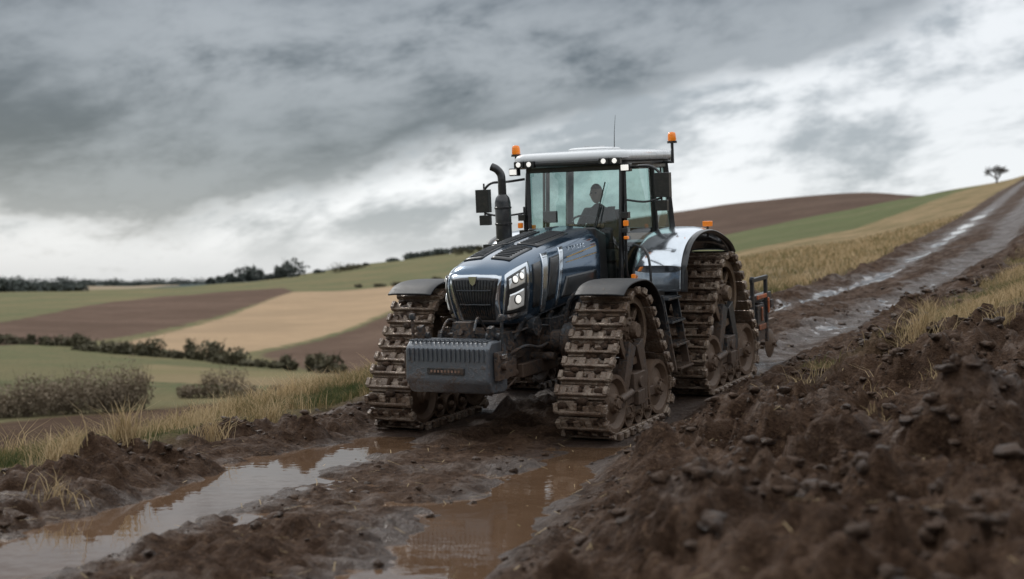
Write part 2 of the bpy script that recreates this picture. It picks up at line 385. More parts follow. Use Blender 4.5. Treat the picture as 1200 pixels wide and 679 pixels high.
for s in(-1,1):
    for x0,x1,nn in((.68,.22,8),(.04,-.72,12)):
        for k in range(nn):
            x=x0+(x1-x0)*k/(nn-1); pts=[]
            for j in range(7):
                l,no,_,_=hb.find_nearest(Vector((x,s*(.09+.2*j/6),2.24))); pts.append(l+no*.016)
            g.tube(pts,.008,6)
g.out('vent_louvres','dark')
g=MB(); g.prism([(-1.22,1.35),(-1.22,2.24),(-1.55,2.14),(-1.6,1.35)],-.47,.47); g.out('cowl','black',bevel=.03)
# ---------------------------------------------------------------- FRONT LINKAGE + WEIGHT
w=MB(); w.prism([(1.28,.62),(1.28,1.10),(1.34,1.17),(1.62,1.17),(1.70,1.10),(1.72,.74),(1.62,.60),(1.36,.58)],-.52,.52); w.out('front_weight','weight',bevel=.035,segs=3)
w=MB()
for k in range(17):
    y=-.46+.92*k/16
    w.box((1.712,y,1.03),(.024,.020,.14)); w.box((1.60,y,1.172),(.16,.020,.02))
w.out('front_weight_ribs','weight',bevel=.004)
w=MB(); w.box((1.718,0,.855),(.03,.46,.075)); w.out('front_weight_slot','black',bevel=.008)
w=MB()
for k in range(9): w.box((1.735,-.17+.0425*k,.855),(.006,.022,.026))
w.out('front_weight_lettering','letter')
w=MB()
for s in(-1,1):
    w.prism([(1.0,.72),(1.0,.92),(1.3,1.0),(1.45,1.32),(1.52,1.30),(1.42,.8),(1.3,.72)],s*.44-.03,s*.44+.03)
    w.prism([(.75,.95),(.75,1.12),(1.18,1.18),(1.30,1.24),(1.33,1.14),(1.2,1.05)],s*.30-.025,s*.30+.025)
    w.cyl((.85,s*.37,.72),(1.3,s*.37,.95),.05,16); w.cyl((1.12,s*.37,.85),(1.42,s*.37,1.06),.028,12)
    w.cyl((1.42,s*.36,1.2),(1.42,s*.52,1.2),.04,14); w.box((1.5,s*.56,.9),(.22,.05,.30)); w.cyl((1.5,s*.53,.9),(1.5,s*.64,.9),.05,16)
    w.cyl((1.45,s*.56,1.05),(1.45,s*.56,1.38),.018,8); w.lathe([(0,.0),(.035,.01),(.04,.04),(.03,.07),(0,.08)],(1.45,s*.56,1.37),'z',12)
w.box((1.18,0,.9),(.25,.7,.16)); w.box((1.30,0,1.25),(.10,.22,.18)); w.cyl((.9,0,1.12),(1.38,0,1.24),.035,12)
w.box((1.05,0,1.16),(.18,.6,.06))
w.tube(curve_pts([(1.0,.12,1.2),(1.25,.16,1.38),(1.42,.2,1.25)]),.014); w.tube(curve_pts([(1.0,-.12,1.2),(1.25,-.2,1.36),(1.42,-.22,1.22)]),.014)
w.tube(curve_pts([(.95,.30,1.0),(1.15,.42,.80),(1.30,.46,.70),(1.1,.40,.60),(.8,.36,.66)]),.014); w.tube(curve_pts([(.95,-.26,1.0),(1.18,-.36,.85),(1.0,-.36,.62),(.8,-.3,.66)]),.014)
w.out('front_linkage','dark',bevel=.008)
w=MB()
for s in(-1,1): w.box((1.50,s*.60,1.0),(.10,.03,.05))
w.out('linkage_hooks','chrome',bevel=.006)
# ---------------------------------------------------------------- FENDERS
def strip(name,pts,y0,y1,mat,th=.03,crown=.03,bevel=.008,m=7,nn=6):
    P=curve_pts([(a,0,b) for a,b in pts],nn); v=[];f=[]
    n=len(P)
    for i,p in enumerate(P):
        d=(P[min(i+1,n-1)]-P[max(i-1,0)]).normalized(); no=Vector((-d.z,0,d.x))
        if no.z<0 and abs(d.x)>.3: no=-no
        for j in range(m+1):
            u=j/m; q=p+no*(crown*(1-(2*u-1)**4)); v.append(Vector((q.x,y0+(y1-y0)*u,q.z)))
    for i in range(n-1):
        for j in range(m): a=i*(m+1)+j; f.append((a,a+1,a+m+2,a+m+1))
    o=mesh(name,v,f,mat,sharp=50); s=o.modifiers.new('t','SOLIDIFY'); s.thickness=th; s.offset=0
    b=o.modifiers.new('b','BEVEL'); b.width=bevel; b.segments=2; b.limit_method='ANGLE'
    return o
for s,nm in((1,'left'),(-1,'right')):
    strip('front_fender_'+nm,[(.42,1.545),(.26,1.635),(0,1.670),(-.3,1.65),(-.55,1.53),(-.72,1.32),(-.82,1.02)],s*.94,s*1.54,'fender',.022,.012)
    g=MB(); g.tube(curve_pts([(.0,s*.6,1.0),(.0,s*.68,1.45),(-.05,s*.98,1.64)]),.03); g.tube(curve_pts([(-.4,s*.5,1.1),(-.45,s*.70,1.4),(-.40,s*.98,1.60)]),.025); g.out('front_fender_bracket_'+nm,'dark')
    rp=[(-1.66,1.40),(-1.71,1.70),(-1.88,1.94),(-2.2,2.07),(-2.62,2.09),(-3.02,2.01),(-3.34,1.89),(-3.50,1.76)]
    strip('rear_fender_'+nm,rp,s*.78,s*1.40,'silver',.03,.05)
    strip('rear_fender_lip_'+nm,[(a,b-.008) for a,b in rp],s*1.405,s*1.47,'black',.045,.01)
    strip('rear_mud_flap_'+nm,[(-3.50,1.77),(-3.60,1.66),(-3.66,1.50)],s*.80,s*1.46,'fender',.02,.0)
    g=MB(); g.prism([(-1.68,1.40),(-1.73,1.68),(-1.90,1.91),(-2.22,2.04),(-2.62,2.06),(-3.02,1.98),(-3.45,1.76),(-3.45,1.4)],s*.76-.03,s*.76+.03); g.out('fender_inner_wall_'+nm,'black',bevel=.01)
    g=MB(); g.box((-2.0,s*1.32,2.02),(.05,.08,.05)); g.box((-2.95,s*1.30,2.17),(.07,.12,.07)); g.out('fender_marker_'+nm,'amber',bevel=.01)
    g=MB(); g.cyl((-2.95,s*1.30,2.0),(-2.95,s*1.30,2.15),.015,8); g.out('fender_marker_post_'+nm,'black')
# ---------------------------------------------------------------- TANK + STEPS
for s,nm in((1,'left'),(-1,'right')):
    g=MB(); g.prism([(-1.05,.82),(-1.05,1.30),(-1.15,1.42),(-1.95,1.42),(-1.95,.9),(-1.8,.72),(-1.15,.72)],s*.45 if s>0 else -1.08,1.08 if s>0 else -.45); g.out('fuel_tank_'+nm,'black',bevel=.04,segs=3)
    g=MB()
    for k,z in enumerate((.48,.76,1.04,1.32)):
        g.box((-1.60,s*(1.36-.045*k),z),(.44,.24,.025))
        for j in range(5): g.box((-1.78+.09*j,s*(1.36-.045*k),z+.018),(.02,.22,.014))
    for xx in(-1.37,-1.83): g.box((xx,s*1.31,.9),(.03,.10,.95),Matrix.Rotation(s*math.radians(9),3,'X'))
    g.out('access_steps_'+nm,'dark',bevel=.005)
    g=MB(); g.tube(curve_pts([(-1.24,s*1.12,1.25),(-1.24,s*1.18,1.5),(-1.30,s*1.12,1.9),(-1.50,s*.86,2.0)]),.016); g.out('handrail_'+nm,'black')
    g=MB(); g.box((-1.2,s*1.0,1.47),(.30,.30,.12)); g.cyl((-1.25,s*1.1,1.2),(-1.0,s*1.1,1.2),.1,20); g.out('battery_box_'+nm,'dark',bevel=.02)
# ---------------------------------------------------------------- CAB
def pil(g,a,b,w=.045,d=.06):
    a=Vector(a);b=Vector(b); dd=(b-a); L=dd.length; R=dd.to_track_quat('Z','Y').to_matrix(); g.box((a+b)/2,(w,d,L),R)
A0=(-1.60,.63,1.47); A1=(-1.68,.66,2.98); B0=(-2.40,.80,1.50); B1=(-2.42,.74,2.98); C0=(-3.06,.76,2.12); C1=(-3.02,.70,2.98)
my=lambda p:(p[0],-p[1],p[2])
g=MB()
for f_ in(lambda p:p,my):
    pil(g,f_(A0),f_(A1),.050,.055); pil(g,f_(B0),f_(B1),.05,.05); pil(g,f_(C0),f_(C1),.09,.07)
    pil(g,f_((-1.60,.63,1.47)),f_((-2.40,.80,1.47)),.06,.07); pil(g,f_((-2.40,.80,2.10)),f_((-3.06,.76,2.10)),.06,.06)
    pil(g,f_((-1.68,.66,2.97)),f_((-2.42,.74,2.97)),.06,.07); pil(g,f_((-2.42,.74,2.97)),f_((-3.02,.70,2.97)),.06,.07)
    g.tube(curve_pts([f_((-1.70,.685,2.93)),f_((-1.66,.70,2.4)),f_((-1.64,.69,1.8)),f_((-1.70,.70,1.56)),f_((-1.95,.75,1.52)),f_((-2.30,.82,1.54)),f_((-2.38,.83,1.8)),f_((-2.39,.785,2.93))]),.020,8)
pil(g,(-1.68,.66,2.96),(-1.68,-.66,2.96),.07,.07); pil(g,(-3.04,.72,2.96),(-3.04,-.72,2.96),.07,.07); pil(g,(-3.06,.76,2.10),(-3.06,-.76,2.10),.07,.07)
pil(g,(-1.60,.63,1.49),(-1.60,-.63,1.49),.07,.07)
g.box((-2.3,0,1.42),(1.5,1.3,.12)); g.box((-2.78,0,1.72),(.62,1.46,.5))
g.out('cab_frame','black',bevel=.012)
def pane(name,pts,bul=.03,n=8):
    P=[Vector(p) for p in pts]; no=(P[1]-P[0]).cross(P[3]-P[0]).normalized(); cc=sum(P,Vector())/4
    if no.dot(cc-Vector((-2.3,0,2.3)))<0: no=-no
    v=[];f=[]
    for i in range(n+1):
        for j in range(n+1):
            u=i/n;w=j/n; p=P[0]*(1-u)*(1-w)+P[1]*u*(1-w)+P[2]*u*w+P[3]*(1-u)*w; v.append(p+no*bul*(1-(2*u-1)**2)*(1-.3*(2*w-1)**2))
    for i in range(n):
        for j in range(n): a=i*(n+1)+j; f.append((a,a+n+1,a+n+2,a+1))
    return mesh(name,v,f,'glass')
pane('windshield',[(-1.61,-.61,1.52),(-1.61,.61,1.52),(-1.69,.64,2.94),(-1.69,-.64,2.94)],.05,12)
for f_,nm in((lambda p:p,'left'),(my,'right')):
    pane('door_glass_'+nm,[f_((-1.64,.65,1.54)),f_((-2.37,.80,1.56)),f_((-2.39,.745,2.94)),f_((-1.71,.665,2.94))],.03)
    pane('quarter_glass_'+nm,[f_((-2.44,.80,2.13)),f_((-3.0,.765,2.13)),f_((-2.98,.71,2.94)),f_((-2.44,.745,2.94))],.02)
pane('rear_glass',[(-3.07,-.70,2.13),(-3.07,.70,2.13),(-3.04,.67,2.94),(-3.04,-.67,2.94)],.03)
def rloft(name,x0,x1,w,z0,z1,mat,r=.12):
    v=[];f=[]; ring=[]
    def rr(ins,z):
        o=[]; X0,X1,W=x0+ins,x1-ins,w-ins; rc_=max(r-ins*.5,.03)
        for cx,cy,a0 in((X1-rc_,W-rc_,0),(X0+rc_,W-rc_,90),(X0+rc_,-W+rc_,180),(X1-rc_,-W+rc_,270)):
            for k in range(6): a=math.radians(a0+18*k); o.append(Vector((cx+rc_*math.cos(a),cy+rc_*math.sin(a),z)))
        return o
    h=z1-z0
    for ins,z in((.04,z0),(.0,z0+.25*h),(.0,z0+.5*h),(.02,z0+.75*h),(.07,z0+.93*h),(.2,z1),(.38,z1+.012)):
        ins=min(ins,w*.6); ring.append(rr(ins,z))
    n=24
    for q in ring: v+=q
    for i in range(len(ring)-1):
        for k in range(n): k2=(k+1)%n; f.append((i*n+k,i*n+k2,(i+1)*n+k2,(i+1)*n+k))
    f.append(tuple(range(n))[::-1]); f.append(tuple((len(ring)-1)*n+k for k in range(n)))
    return mesh(name,v,f,mat,sharp=50)
rloft('roof_underside',-3.14,-1.50,.77,2.985,3.05,'black')
rloft('roof_shell',-3.17,-1.47,.80,3.04,3.18,'white',.16)
rloft('roof_hatch',-2.6,-2.05,.28,3.18,3.235,'white',.08)
g=MB(); g.box((-1.50,0,3.035),(.09,.9,.05)); g.out('roof_visor','black',bevel=.015)
g=MB(); h_=MB()
for s in(-1,1):
    for y in(.67,.52):
        h_.box((-1.475,s*y,3.04),(.08,.14,.085)); g.cyl((-1.44,s*y,3.04),(-1.425,s*y,3.04),.032,16)
    h_.box((-1.54,s*.78,2.95),(.09,.13,.10)); g.box((-1.488,s*.78,2.95),(.02,.10,.07))
    h_.box((-3.17,s*.65,3.03),(.08,.15,.09))
g.out('roof_lamp_lenses','lit',bevel=.006); h_.out('roof_lamp_housings','black',bevel=.012)
for (x,y,z0,z1,nm) in((-1.75,-.86,2.98,3.15,'front'),(-2.80,.90,2.98,3.24,'rear')):
    g=MB(); g.cyl((x,y,z0),(x,y,z1),.02,10); g.cyl((x,y,z0+.02),(x,y*.8,z0+.02),.02,8); g.lathe([(0,.0),(.065,.0),(.065,.03),(.0,.03)],(x,y,z1),'z',20); g.out('beacon_mount_'+nm,'black')
    g=MB(); g.lathe([(.05,.03),(.056,.05),(.052,.11),(.042,.14),(.0,.15)],(x,y,z1),'z',20); g.out('beacon_'+nm,'amber',sharp=60)
g=MB(); g.tube([(-2.4,.25,3.19),(-2.42,.25,3.42),(-2.47,.25,3.64)],[.006,.004,.002],6); g.lathe([(0,0),(.04,0),(.04,.05),(0,.06)],(-2.9,-.3,3.18),'z',16); g.out('antenna','black')
for s,nm in((1,'left'),(-1,'right')):
    g=MB(); yy=1.24; zo=0 if s>0 else -.13; xx=-1.52
    g.tube(curve_pts([(-1.66,s*.70,2.92+zo*.5),(-1.56,s*.92,2.96+zo),(xx,s*1.12,2.95+zo),(xx,s*yy,2.86+zo)]),.018,8)
    g.tube(curve_pts([(-1.66,s*.70,2.55+zo),(-1.56,s*1.0,2.52+zo),(xx,s*yy,2.56+zo)]),.014,8)
    g.box((xx-.02,s*(yy+.02),2.72+zo),(.09,.19,.30)); g.box((xx-.02,s*(yy+.0),2.47+zo),(.07,.15,.13)); g.cyl((xx-.01,s*yy,2.42+zo),(xx-.01,s*yy,2.95+zo),.013,8)
    g.out('mirror_'+nm,'black',bevel=.022,segs=3)
    g=MB(); g.box((xx-.067,s*(yy+.02),2.72+zo),(.008,.165,.27)); g.out('mirror_glass_'+nm,'chrome')
    g=MB(); g.box((-1.56,s*.74,2.26),(.06,.055,.07)); g.box((-1.56,s*.74,2.08),(.06,.055,.04)); g.box((-1.60,s*.80,1.58),(.05,.05,.08)); g.out('side_marker_'+nm,'amber',bevel=.01)
    g=MB(); g.box((-1.60,s*.72,2.36),(.09,.10,.08)); g.box((-1.60,s*.72,2.17),(.09,.08,.06)); g.cyl((-1.62,s*.71,1.9),(-1.62,s*.71,2.5),.014,8); g.out('side_marker_bracket_'+nm,'black',bevel=.01)
g=MB(); g.tube([(-1.55,.1,1.85),(-1.55,.35,2.25),(-1.56,.40,2.5)],.009,6); g.tube([(-1.575,.28,2.15),(-1.60,.46,2.78)],.008,6); g.out('wiper','black')
g=MB(); ex,ey=-.88,-.62
g.lathe([(0,0),(.095,.0),(.10,.05),(.10,.58),(.085,.64),(.052,.68),(.052,.80)],(ex,ey,2.0),'z',28)
g.tube(curve_pts([(ex,ey,2.70),(ex,ey,2.86),(ex+.0,ey-.015,2.94),(ex+.02,ey-.06,3.00),(ex+.03,ey-.12,3.03)]),.05,18)
g.box((ex,ey+.10,1.98),(.22,.22,.3)); g.box((ex+.12,ey-.14,2.02),(.14,.12,.10))
for z in(2.1,2.3,2.5): g.lathe([(.10,0),(.108,.005),(.108,.025),(.10,.03)],(ex,ey,z),'z',28)
g.out('exhaust_stack','black',bevel=0)
g=MB(); g.prism([(-2.62,1.72),(-2.62,1.86),(-2.20,1.90),(-2.14,1.84),(-2.16,1.74)],-.25,.25); g.prism([(-2.58,1.86),(-2.72,2.38),(-2.64,2.41),(-2.50,1.90)],-.22,.22)
g.box((-2.4,.33,2.02),(.4,.08,.06)); g.box((-2.3,-.38,2.02),(.5,.16,.12)); g.box((-2.4,0,1.62),(.4,.4,.22)); g.out('driver_seat','seat',bevel=.03,segs=3)
g=MB(); g.prism([(-1.66,1.5),(-1.66,1.98),(-1.74,2.04),(-1.88,2.0),(-1.86,1.5)],-.26,.26); g.cyl((-1.82,0,1.95),(-2.02,0,2.22),.03,10)
wc=Vector((-2.03,0,2.24)); R=Matrix.Rotation(math.radians(-35),3,'Y')
ring=[wc+R@Vector((.0+.20*math.cos(t),.20*math.sin(t),0)) for t in[2*math.pi*k/28 for k in range(29)]]; g.tube(ring,.015,8)
for k in range(3): t=2*math.pi*k/3; g.cyl(wc,wc+R@Vector((.2*math.cos(t),.2*math.sin(t),0)),.012,6)
g.box((-1.85,-.45,2.35),(.04,.20,.15)); g.out('dashboard_and_steering_wheel','black',bevel=.006)
g=MB()
for s in(-1,1):
    g.prism([(-3.4,.7),(-3.4,.85),(-4.5,.62),(-4.5,.52)],s*.45-.03,s*.45+.03); g.cyl((-3.5,s*.4,1.5),(-4.3,s*.45,.65),.04,12)
g.cyl((-3.6,0,1.4),(-4.3,0,1.0),.04,12); g.box((-3.6,0,1.2),(.3,.7,.7)); g.out('rear_linkage','dark',bevel=.01)
# ---------------------------------------------------------------- CULTIVATOR
CU=bpy.data.objects.new('cultivator',None); link(CU)
g=MB(); X0=-4.40; HW=1.40
for x in(0,-.45,-.9): g.box((X0+x,0,.88),(.12,2*HW,.12))
for y in(-1.3,-.45,.45,1.3): g.box((X0-.45,y,1.0),(1.1,.10,.10))
g.prism([(X0+.05,.9),(X0+.1,1.3),(X0-.05,1.35),(X0-.35,1.0)],-.06,.06)
for k in range(13):
    y=-1.32+.22*k; x=X0+(0,-.45,-.9)[k%3]
    g.tube(curve_pts([(x,y,.85),(x-.10,y,.68),(x-.20,y,.42),(x-.08,y,.12),(x+.05,y,.02)],4),.028,6)
g.box((X0-.2,HW+.03,.68),(.3,.05,.5)); g.box((X0-.5,HW+.03,.85),(.06,.05,.95)); g.box((X0+.1,HW+.03,1.05),(.06,.05,.6)); g.box((X0-.2,HW+.03,1.30),(.7,.05,.06))
g.out('cultivator_frame','dark',CU,bevel=.008)
g=MB(); y=HW+.07; g.box((X0-.2,y,1.05),(.42,.02,.06)); g.box((X0-.2,y,.62),(.3,.02,.08)); g.box((X0-.5,y,.9),(.05,.02,.22)); g.box((X0-.2,y,.80),(.05,.02,.2)); g.out('cultivator_orange_parts','orange_p',CU,bevel=.008)
g=MB()
for k in range(12):
    y=-1.3+.235*k; g.lathe([(0,.03),(.10,.02),(.21,-.02),(.215,-.03),(.10,.0),(0,.01)],(X0-1.15,y,.26),'y',20)
g.cyl((X0-1.15,-1.35,.26),(X0-1.15,1.35,.26),.03,8); g.box((X0-1.0,-1.3,.6),(.4,.06,.08)); g.box((X0-1.0,1.3,.6),(.4,.06,.08)); g.out('cultivator_discs','wheel',CU)
# ---------------------------------------------------------------- DRIVER
DR=bpy.data.objects.new('tractor_driver',None); link(DR)
def skinned(name,J,mat,parent,lv=2):
    me=bpy.data.meshes.new(name); me.from_pydata([j[1] for j in J],[(j[0],i) for i,j in enumerate(J) if j[0] is not None],[]); me.update()
    o=bpy.data.objects.new(name,me); link(o); me.materials.append(M[mat]); o.parent=parent
    sk=o.modifiers.new('skin','SKIN'); sk.use_smooth_shade=True
    for i,j in enumerate(J):
        r=j[2]; r=(r,r) if not isinstance(r,tuple) else r; me.skin_vertices[0].data[i].radius=r; me.skin_vertices[0].data[i].use_root=(i==0)
    ss=o.modifiers.new('s','SUBSURF'); ss.levels=lv; ss.render_levels=lv; return o
px=-2.40
J=[(None,(px,0,1.99),(.15,.13)),(0,(px+.0,0,2.15),(.15,.115)),(1,(px+.02,0,2.32),(.17,.125)),(2,(px+.03,0,2.43),(.10,.09)),(3,(px+.05,0,2.50),.055),
 (2,(px+.03,.17,2.38),.075),(5,(px+.12,.25,2.17),.052),(6,(px+.34,.20,2.20),.040),
 (2,(px+.03,-.17,2.38),.075),(8,(px+.12,-.25,2.17),.052),(9,(px+.34,-.20,2.20),.040),
 (0,(px+.12,.10,1.98),.095),(11,(px+.47,.14,2.02),.075),(12,(px+.56,.14,1.62),.050),(13,(px+.68,.14,1.55),.045),
 (0,(px+.12,-.10,1.98),.095),(15,(px+.47,-.14,2.02),.075),(16,(px+.56,-.14,1.62),.050),(17,(px+.68,-.14,1.55),.045)]
skinned('body_clothes',J,'jacket',DR)
for s in(-1,1):
    hx,hy,hz=px+.34,s*.20,2.205; Jh=[(None,(hx,hy,hz),.03),(0,(hx+.06,hy-.01*s,hz+.02),(.036,.018))]
    for f_ in range(4):
        o=(f_-1.5)*.02; L=(.030,.036,.033,.026)[f_]; b=len(Jh)
        Jh.append((1,(hx+.085,hy+o,hz+.03),.0095)); Jh.append((b,(hx+.085+L,hy+o,hz+.025),.0088)); Jh.append((b+1,(hx+.085+L*1.1,hy+o,hz-.005),.008))
    b=len(Jh); Jh.append((0,(hx+.03,hy-s*.04,hz+.0),.011)); Jh.append((b,(hx+.07,hy-s*.05,hz-.005),.009))
    skinned('hand_'+('left' if s>0 else 'right'),Jh,'skin',DR,1)
def head():
    v=[];f=[];n=24;m=18
    for i in range(m+1):
        ph=math.pi*i/m
        for k in range(n):
            t=2*math.pi*k/n; x=math.sin(ph)*math.cos(t); y=math.sin(ph)*math.sin(t); z=math.cos(ph)
            X=.098*x;Y=.078*y*(1-.12*max(0,-z));Z=.125*z
            if x>0: X*=1-.10*max(0,-z)
            if x>.75 and abs(y)<.22 and -.3<z<.12: X+=.022*(1-abs(y)/.22)*(.5-z)
            if x>.6 and .1<abs(y)<.5 and 0<z<.22: X-=.010
            if x>.6 and abs(y)<.35 and -.5<z<-.38: X+=.006
            v.append((px+.075+X,Y,2.62+Z))
    for i in range(m):
        for k in range(n): f.append((i*n+k,(i+1)*n+k,(i+1)*n+(k+1)%n,i*n+(k+1)%n))
    mesh('head',v,f,'skin',DR,sharp=180)
    g=MB()
    for s in(-1,1): g.lathe([(0,.012),(.022,.012),(.028,.0),(.02,-.01)],(px+.07,s*.078,2.615),'y',12,s)
    g.out('ears','skin',DR)
    v2=[];idx={};f2=[]
    for i,p in enumerate(v):
        q=Vector(p)-Vector((px+.075,0,2.62))
        if q.z>.045 or (q.x<-.02 and q.z>-.06): idx[i]=len(v2); v2.append(Vector((px+.072,0,2.622))+q*1.08)
    for q in f:
        if all(a in idx for a in q): f2.append(tuple(idx[a] for a in q))
    mesh('hair_cap',v2,f2,'hair',DR,sharp=180)
    g=MB()
    for s in(-1,1): g.lathe([(0,.012),(.009,.008),(.012,0)],(px+.155,s*.03,2.635),'x',10)
    g.out('eyes','hair',DR)
head()
# ---------------------------------------------------------------- placement of the machine
yaw=math.radians(28); pit=math.atan(.091)
fh=Vector((-math.sin(yaw),-math.cos(yaw),0)); Lf=Vector((math.cos(yaw),-math.sin(yaw),0))
Fv=(fh*math.cos(pit)+Vector((0,0,-math.sin(pit)))); Uv=Fv.cross(Lf)
OX,OY=.13,16.85
Mt=Matrix((Fv,Lf,Uv)).transposed().to_4x4(); Mt.translation=Vector((OX,OY,.085))
TR.matrix_world=Mt; DR.matrix_world=Mt.copy(); CU.matrix_world=Mt.copy()
# ---------------------------------------------------------------- TERRAIN
def sp(x,w): return np.logaddexp(0,x/w)*w
def sst(a,b,x): t=np.clip((x-a)/(b-a),0,1); return t*t*(3-2*t)
def hsh(i,j,s):
    i=i.astype(np.int64); j=j.astype(np.int64); h=(i*374761393+j*668265263+s*1442695041)&0xffffffff
    h=((h^(h>>13))*1274126177)&0xffffffff; h=(h^(h>>16))&0xffffffff; h=(h*2246822519)&0xffffffff; h^=h>>15
    return (h&0xffffff)/float(0x1000000)
def vn(x,y,s):
    i=np.floor(x);j=np.floor(y);u=x-i;v=y-j;u=u*u*(3-2*u);v=v*v*(3-2*v)
    return (hsh(i,j,s)*(1-u)+hsh(i+1,j,s)*u)*(1-v)+(hsh(i,j+1,s)*(1-u)+hsh(i+1,j+1,s)*u)*v
def fbm(x,y,o,s,g=.5):
    r=0;a=1;t=0
    for k in range(o):
        c_,s_=math.cos(k*.9),math.sin(k*.9); xr=x*c_-y*s_; yr=x*s_+y*c_
        r=r+a*vn(xr*2**k+17.3*k,yr*2**k+5.1*k,s+k); t+=a; a*=g
    return r/t*2-1
def lumps(x,y,cell,s,dens=.7):
    X=x/cell;Y=y/cell; i=np.floor(X);j=np.floor(Y); out=np.zeros_like(x)
    for a in(-1,0,1):
        for b in(-1,0,1):
            ci=i+a;cj=j+b; cx=ci+.5+(hsh(ci,cj,s)-.5)*.9; cy=cj+.5+(hsh(ci,cj,s+1)-.5)*.9; r=.25+.55*hsh(ci,cj,s+2); on=hsh(ci,cj,s+3)<dens
            th=hsh(ci,cj,s+5)*6.28; dx=(X-cx)*np.cos(th)+(Y-cy)*np.sin(th); dy=-(X-cx)*np.sin(th)+(Y-cy)*np.cos(th)
            d=np.maximum(np.abs(dx)*1.15,np.abs(dy)*.9)*.35+np.hypot(dx,dy)*.7
            h=np.clip((r-d)/r,0,1)**.6*r*(.7+.5*hsh(ci,cj,s+4))+ .15*dx*(d<r)
            out=np.maximum(out,np.where(on&(d<r),h,0))
    return out*cell
def Xc(Y): return .13+.2*(Y-16.85)+.331*sp(Y-15.8,1.2)-.141*sp(Y-39,3.)-.33
def tpr(X,Y): return (X-Xc(Y))*.9
TP=np.array([-1500,-300,0,150,300,420,560,700,850,1000,1100,1200,1500,2700.]); TY=np.array([25,40,60,100,160,250,400,700,1500,4000.])
T={-1500:[600,560,520,470,430,395,365,345,334,331],
 -300:[585,545,505,450,410,378,356,342,334,331],
 0:[555,520,492,440,406,372,352,341,334,331],
 150:[520,505,485,440,412,375,348,338,335,331],
 300:[480,490,475,445,416,375,343,331,333,331],
 420:[458,466,460,440,415,372,340,313,318,329],
 560:[430,440,440,420,390,352,324,293,302,325],
 700:[408,408,395,370,340,310,287,264,276,315],
 850:[388,345,322,303,288,274,277,243,256,310],
 1000:[368,325,298,277,260,243,252,228,243,305],
 1100:[350,303,275,253,236,224,230,232,245,300],
 1200:[335,284,251,226,213,205,212,226,245,300],
 1500:[300,240,205,180,165,160,172,200,235,300],
 2700:[280,200,150,120,100,100,130,180,230,300]}
TG=np.array([T[int(p)] for p in TP])
def cr(p0,p1,p2,p3,t): return .5*((2*p1)+(p2-p0)*t+(2*p0-5*p1+4*p2-p3)*t*t+(3*p1-p0-3*p2+p3)*t**3)
LY=np.log(TY)
def ztab(X,Y):
    Yc=np.clip(Y,25,4000); px_=np.clip(600+F*X/np.maximum(Y,20),-1500,2700)
    fi=np.interp(px_,TP,np.arange(len(TP))); fj=np.interp(np.log(Yc),LY,np.arange(len(TY)))
    i=np.clip(np.floor(fi).astype(int),0,len(TP)-2); j=np.clip(np.floor(fj).astype(int),0,len(TY)-2); u=fi-i; v=fj-j
    ci=lambda k:np.clip(k,0,len(TP)-1); cj=lambda k:np.clip(k,0,len(TY)-1)
    rows=[cr(TG[ci(i-1),cj(j+d)],TG[ci(i),cj(j+d)],TG[ci(i+1),cj(j+d)],TG[ci(i+2),cj(j+d)],u) for d in(-1,0,1,2)]
    py=cr(*rows,v)
    return CAMZ+(HY-py)/F*np.maximum(Y,20)
def hbase(X,Y):
    s=(X-OX)*math.sin(yaw)+(Y-OY)*math.cos(yaw); t=tpr(X,Y)
    H=.091*sp(np.clip(s,-50,60)+.93,.3)
    L=np.minimum(.33*sp(t-2.3,.5),5)-np.minimum(.25*sp(-t-4,.4),7)
    z=H+L; w=sst(26,36,Y); z=z*(1-w)+ztab(X,Y)*w
    return z,t
def grassmask(X,Y,t):
    nz=.5*fbm(X/.9,Y/.9,3,101)
    left=sst(-2.75,-3.35,t+nz)
    rightg=sst(2.6,3.2,t+nz*1.6)*sst(15.5,18.0,Y+nz*2-.35*(t-3))*(1-sst(36,40,Y))
    return np.clip(np.maximum(left,rightg),0,1)
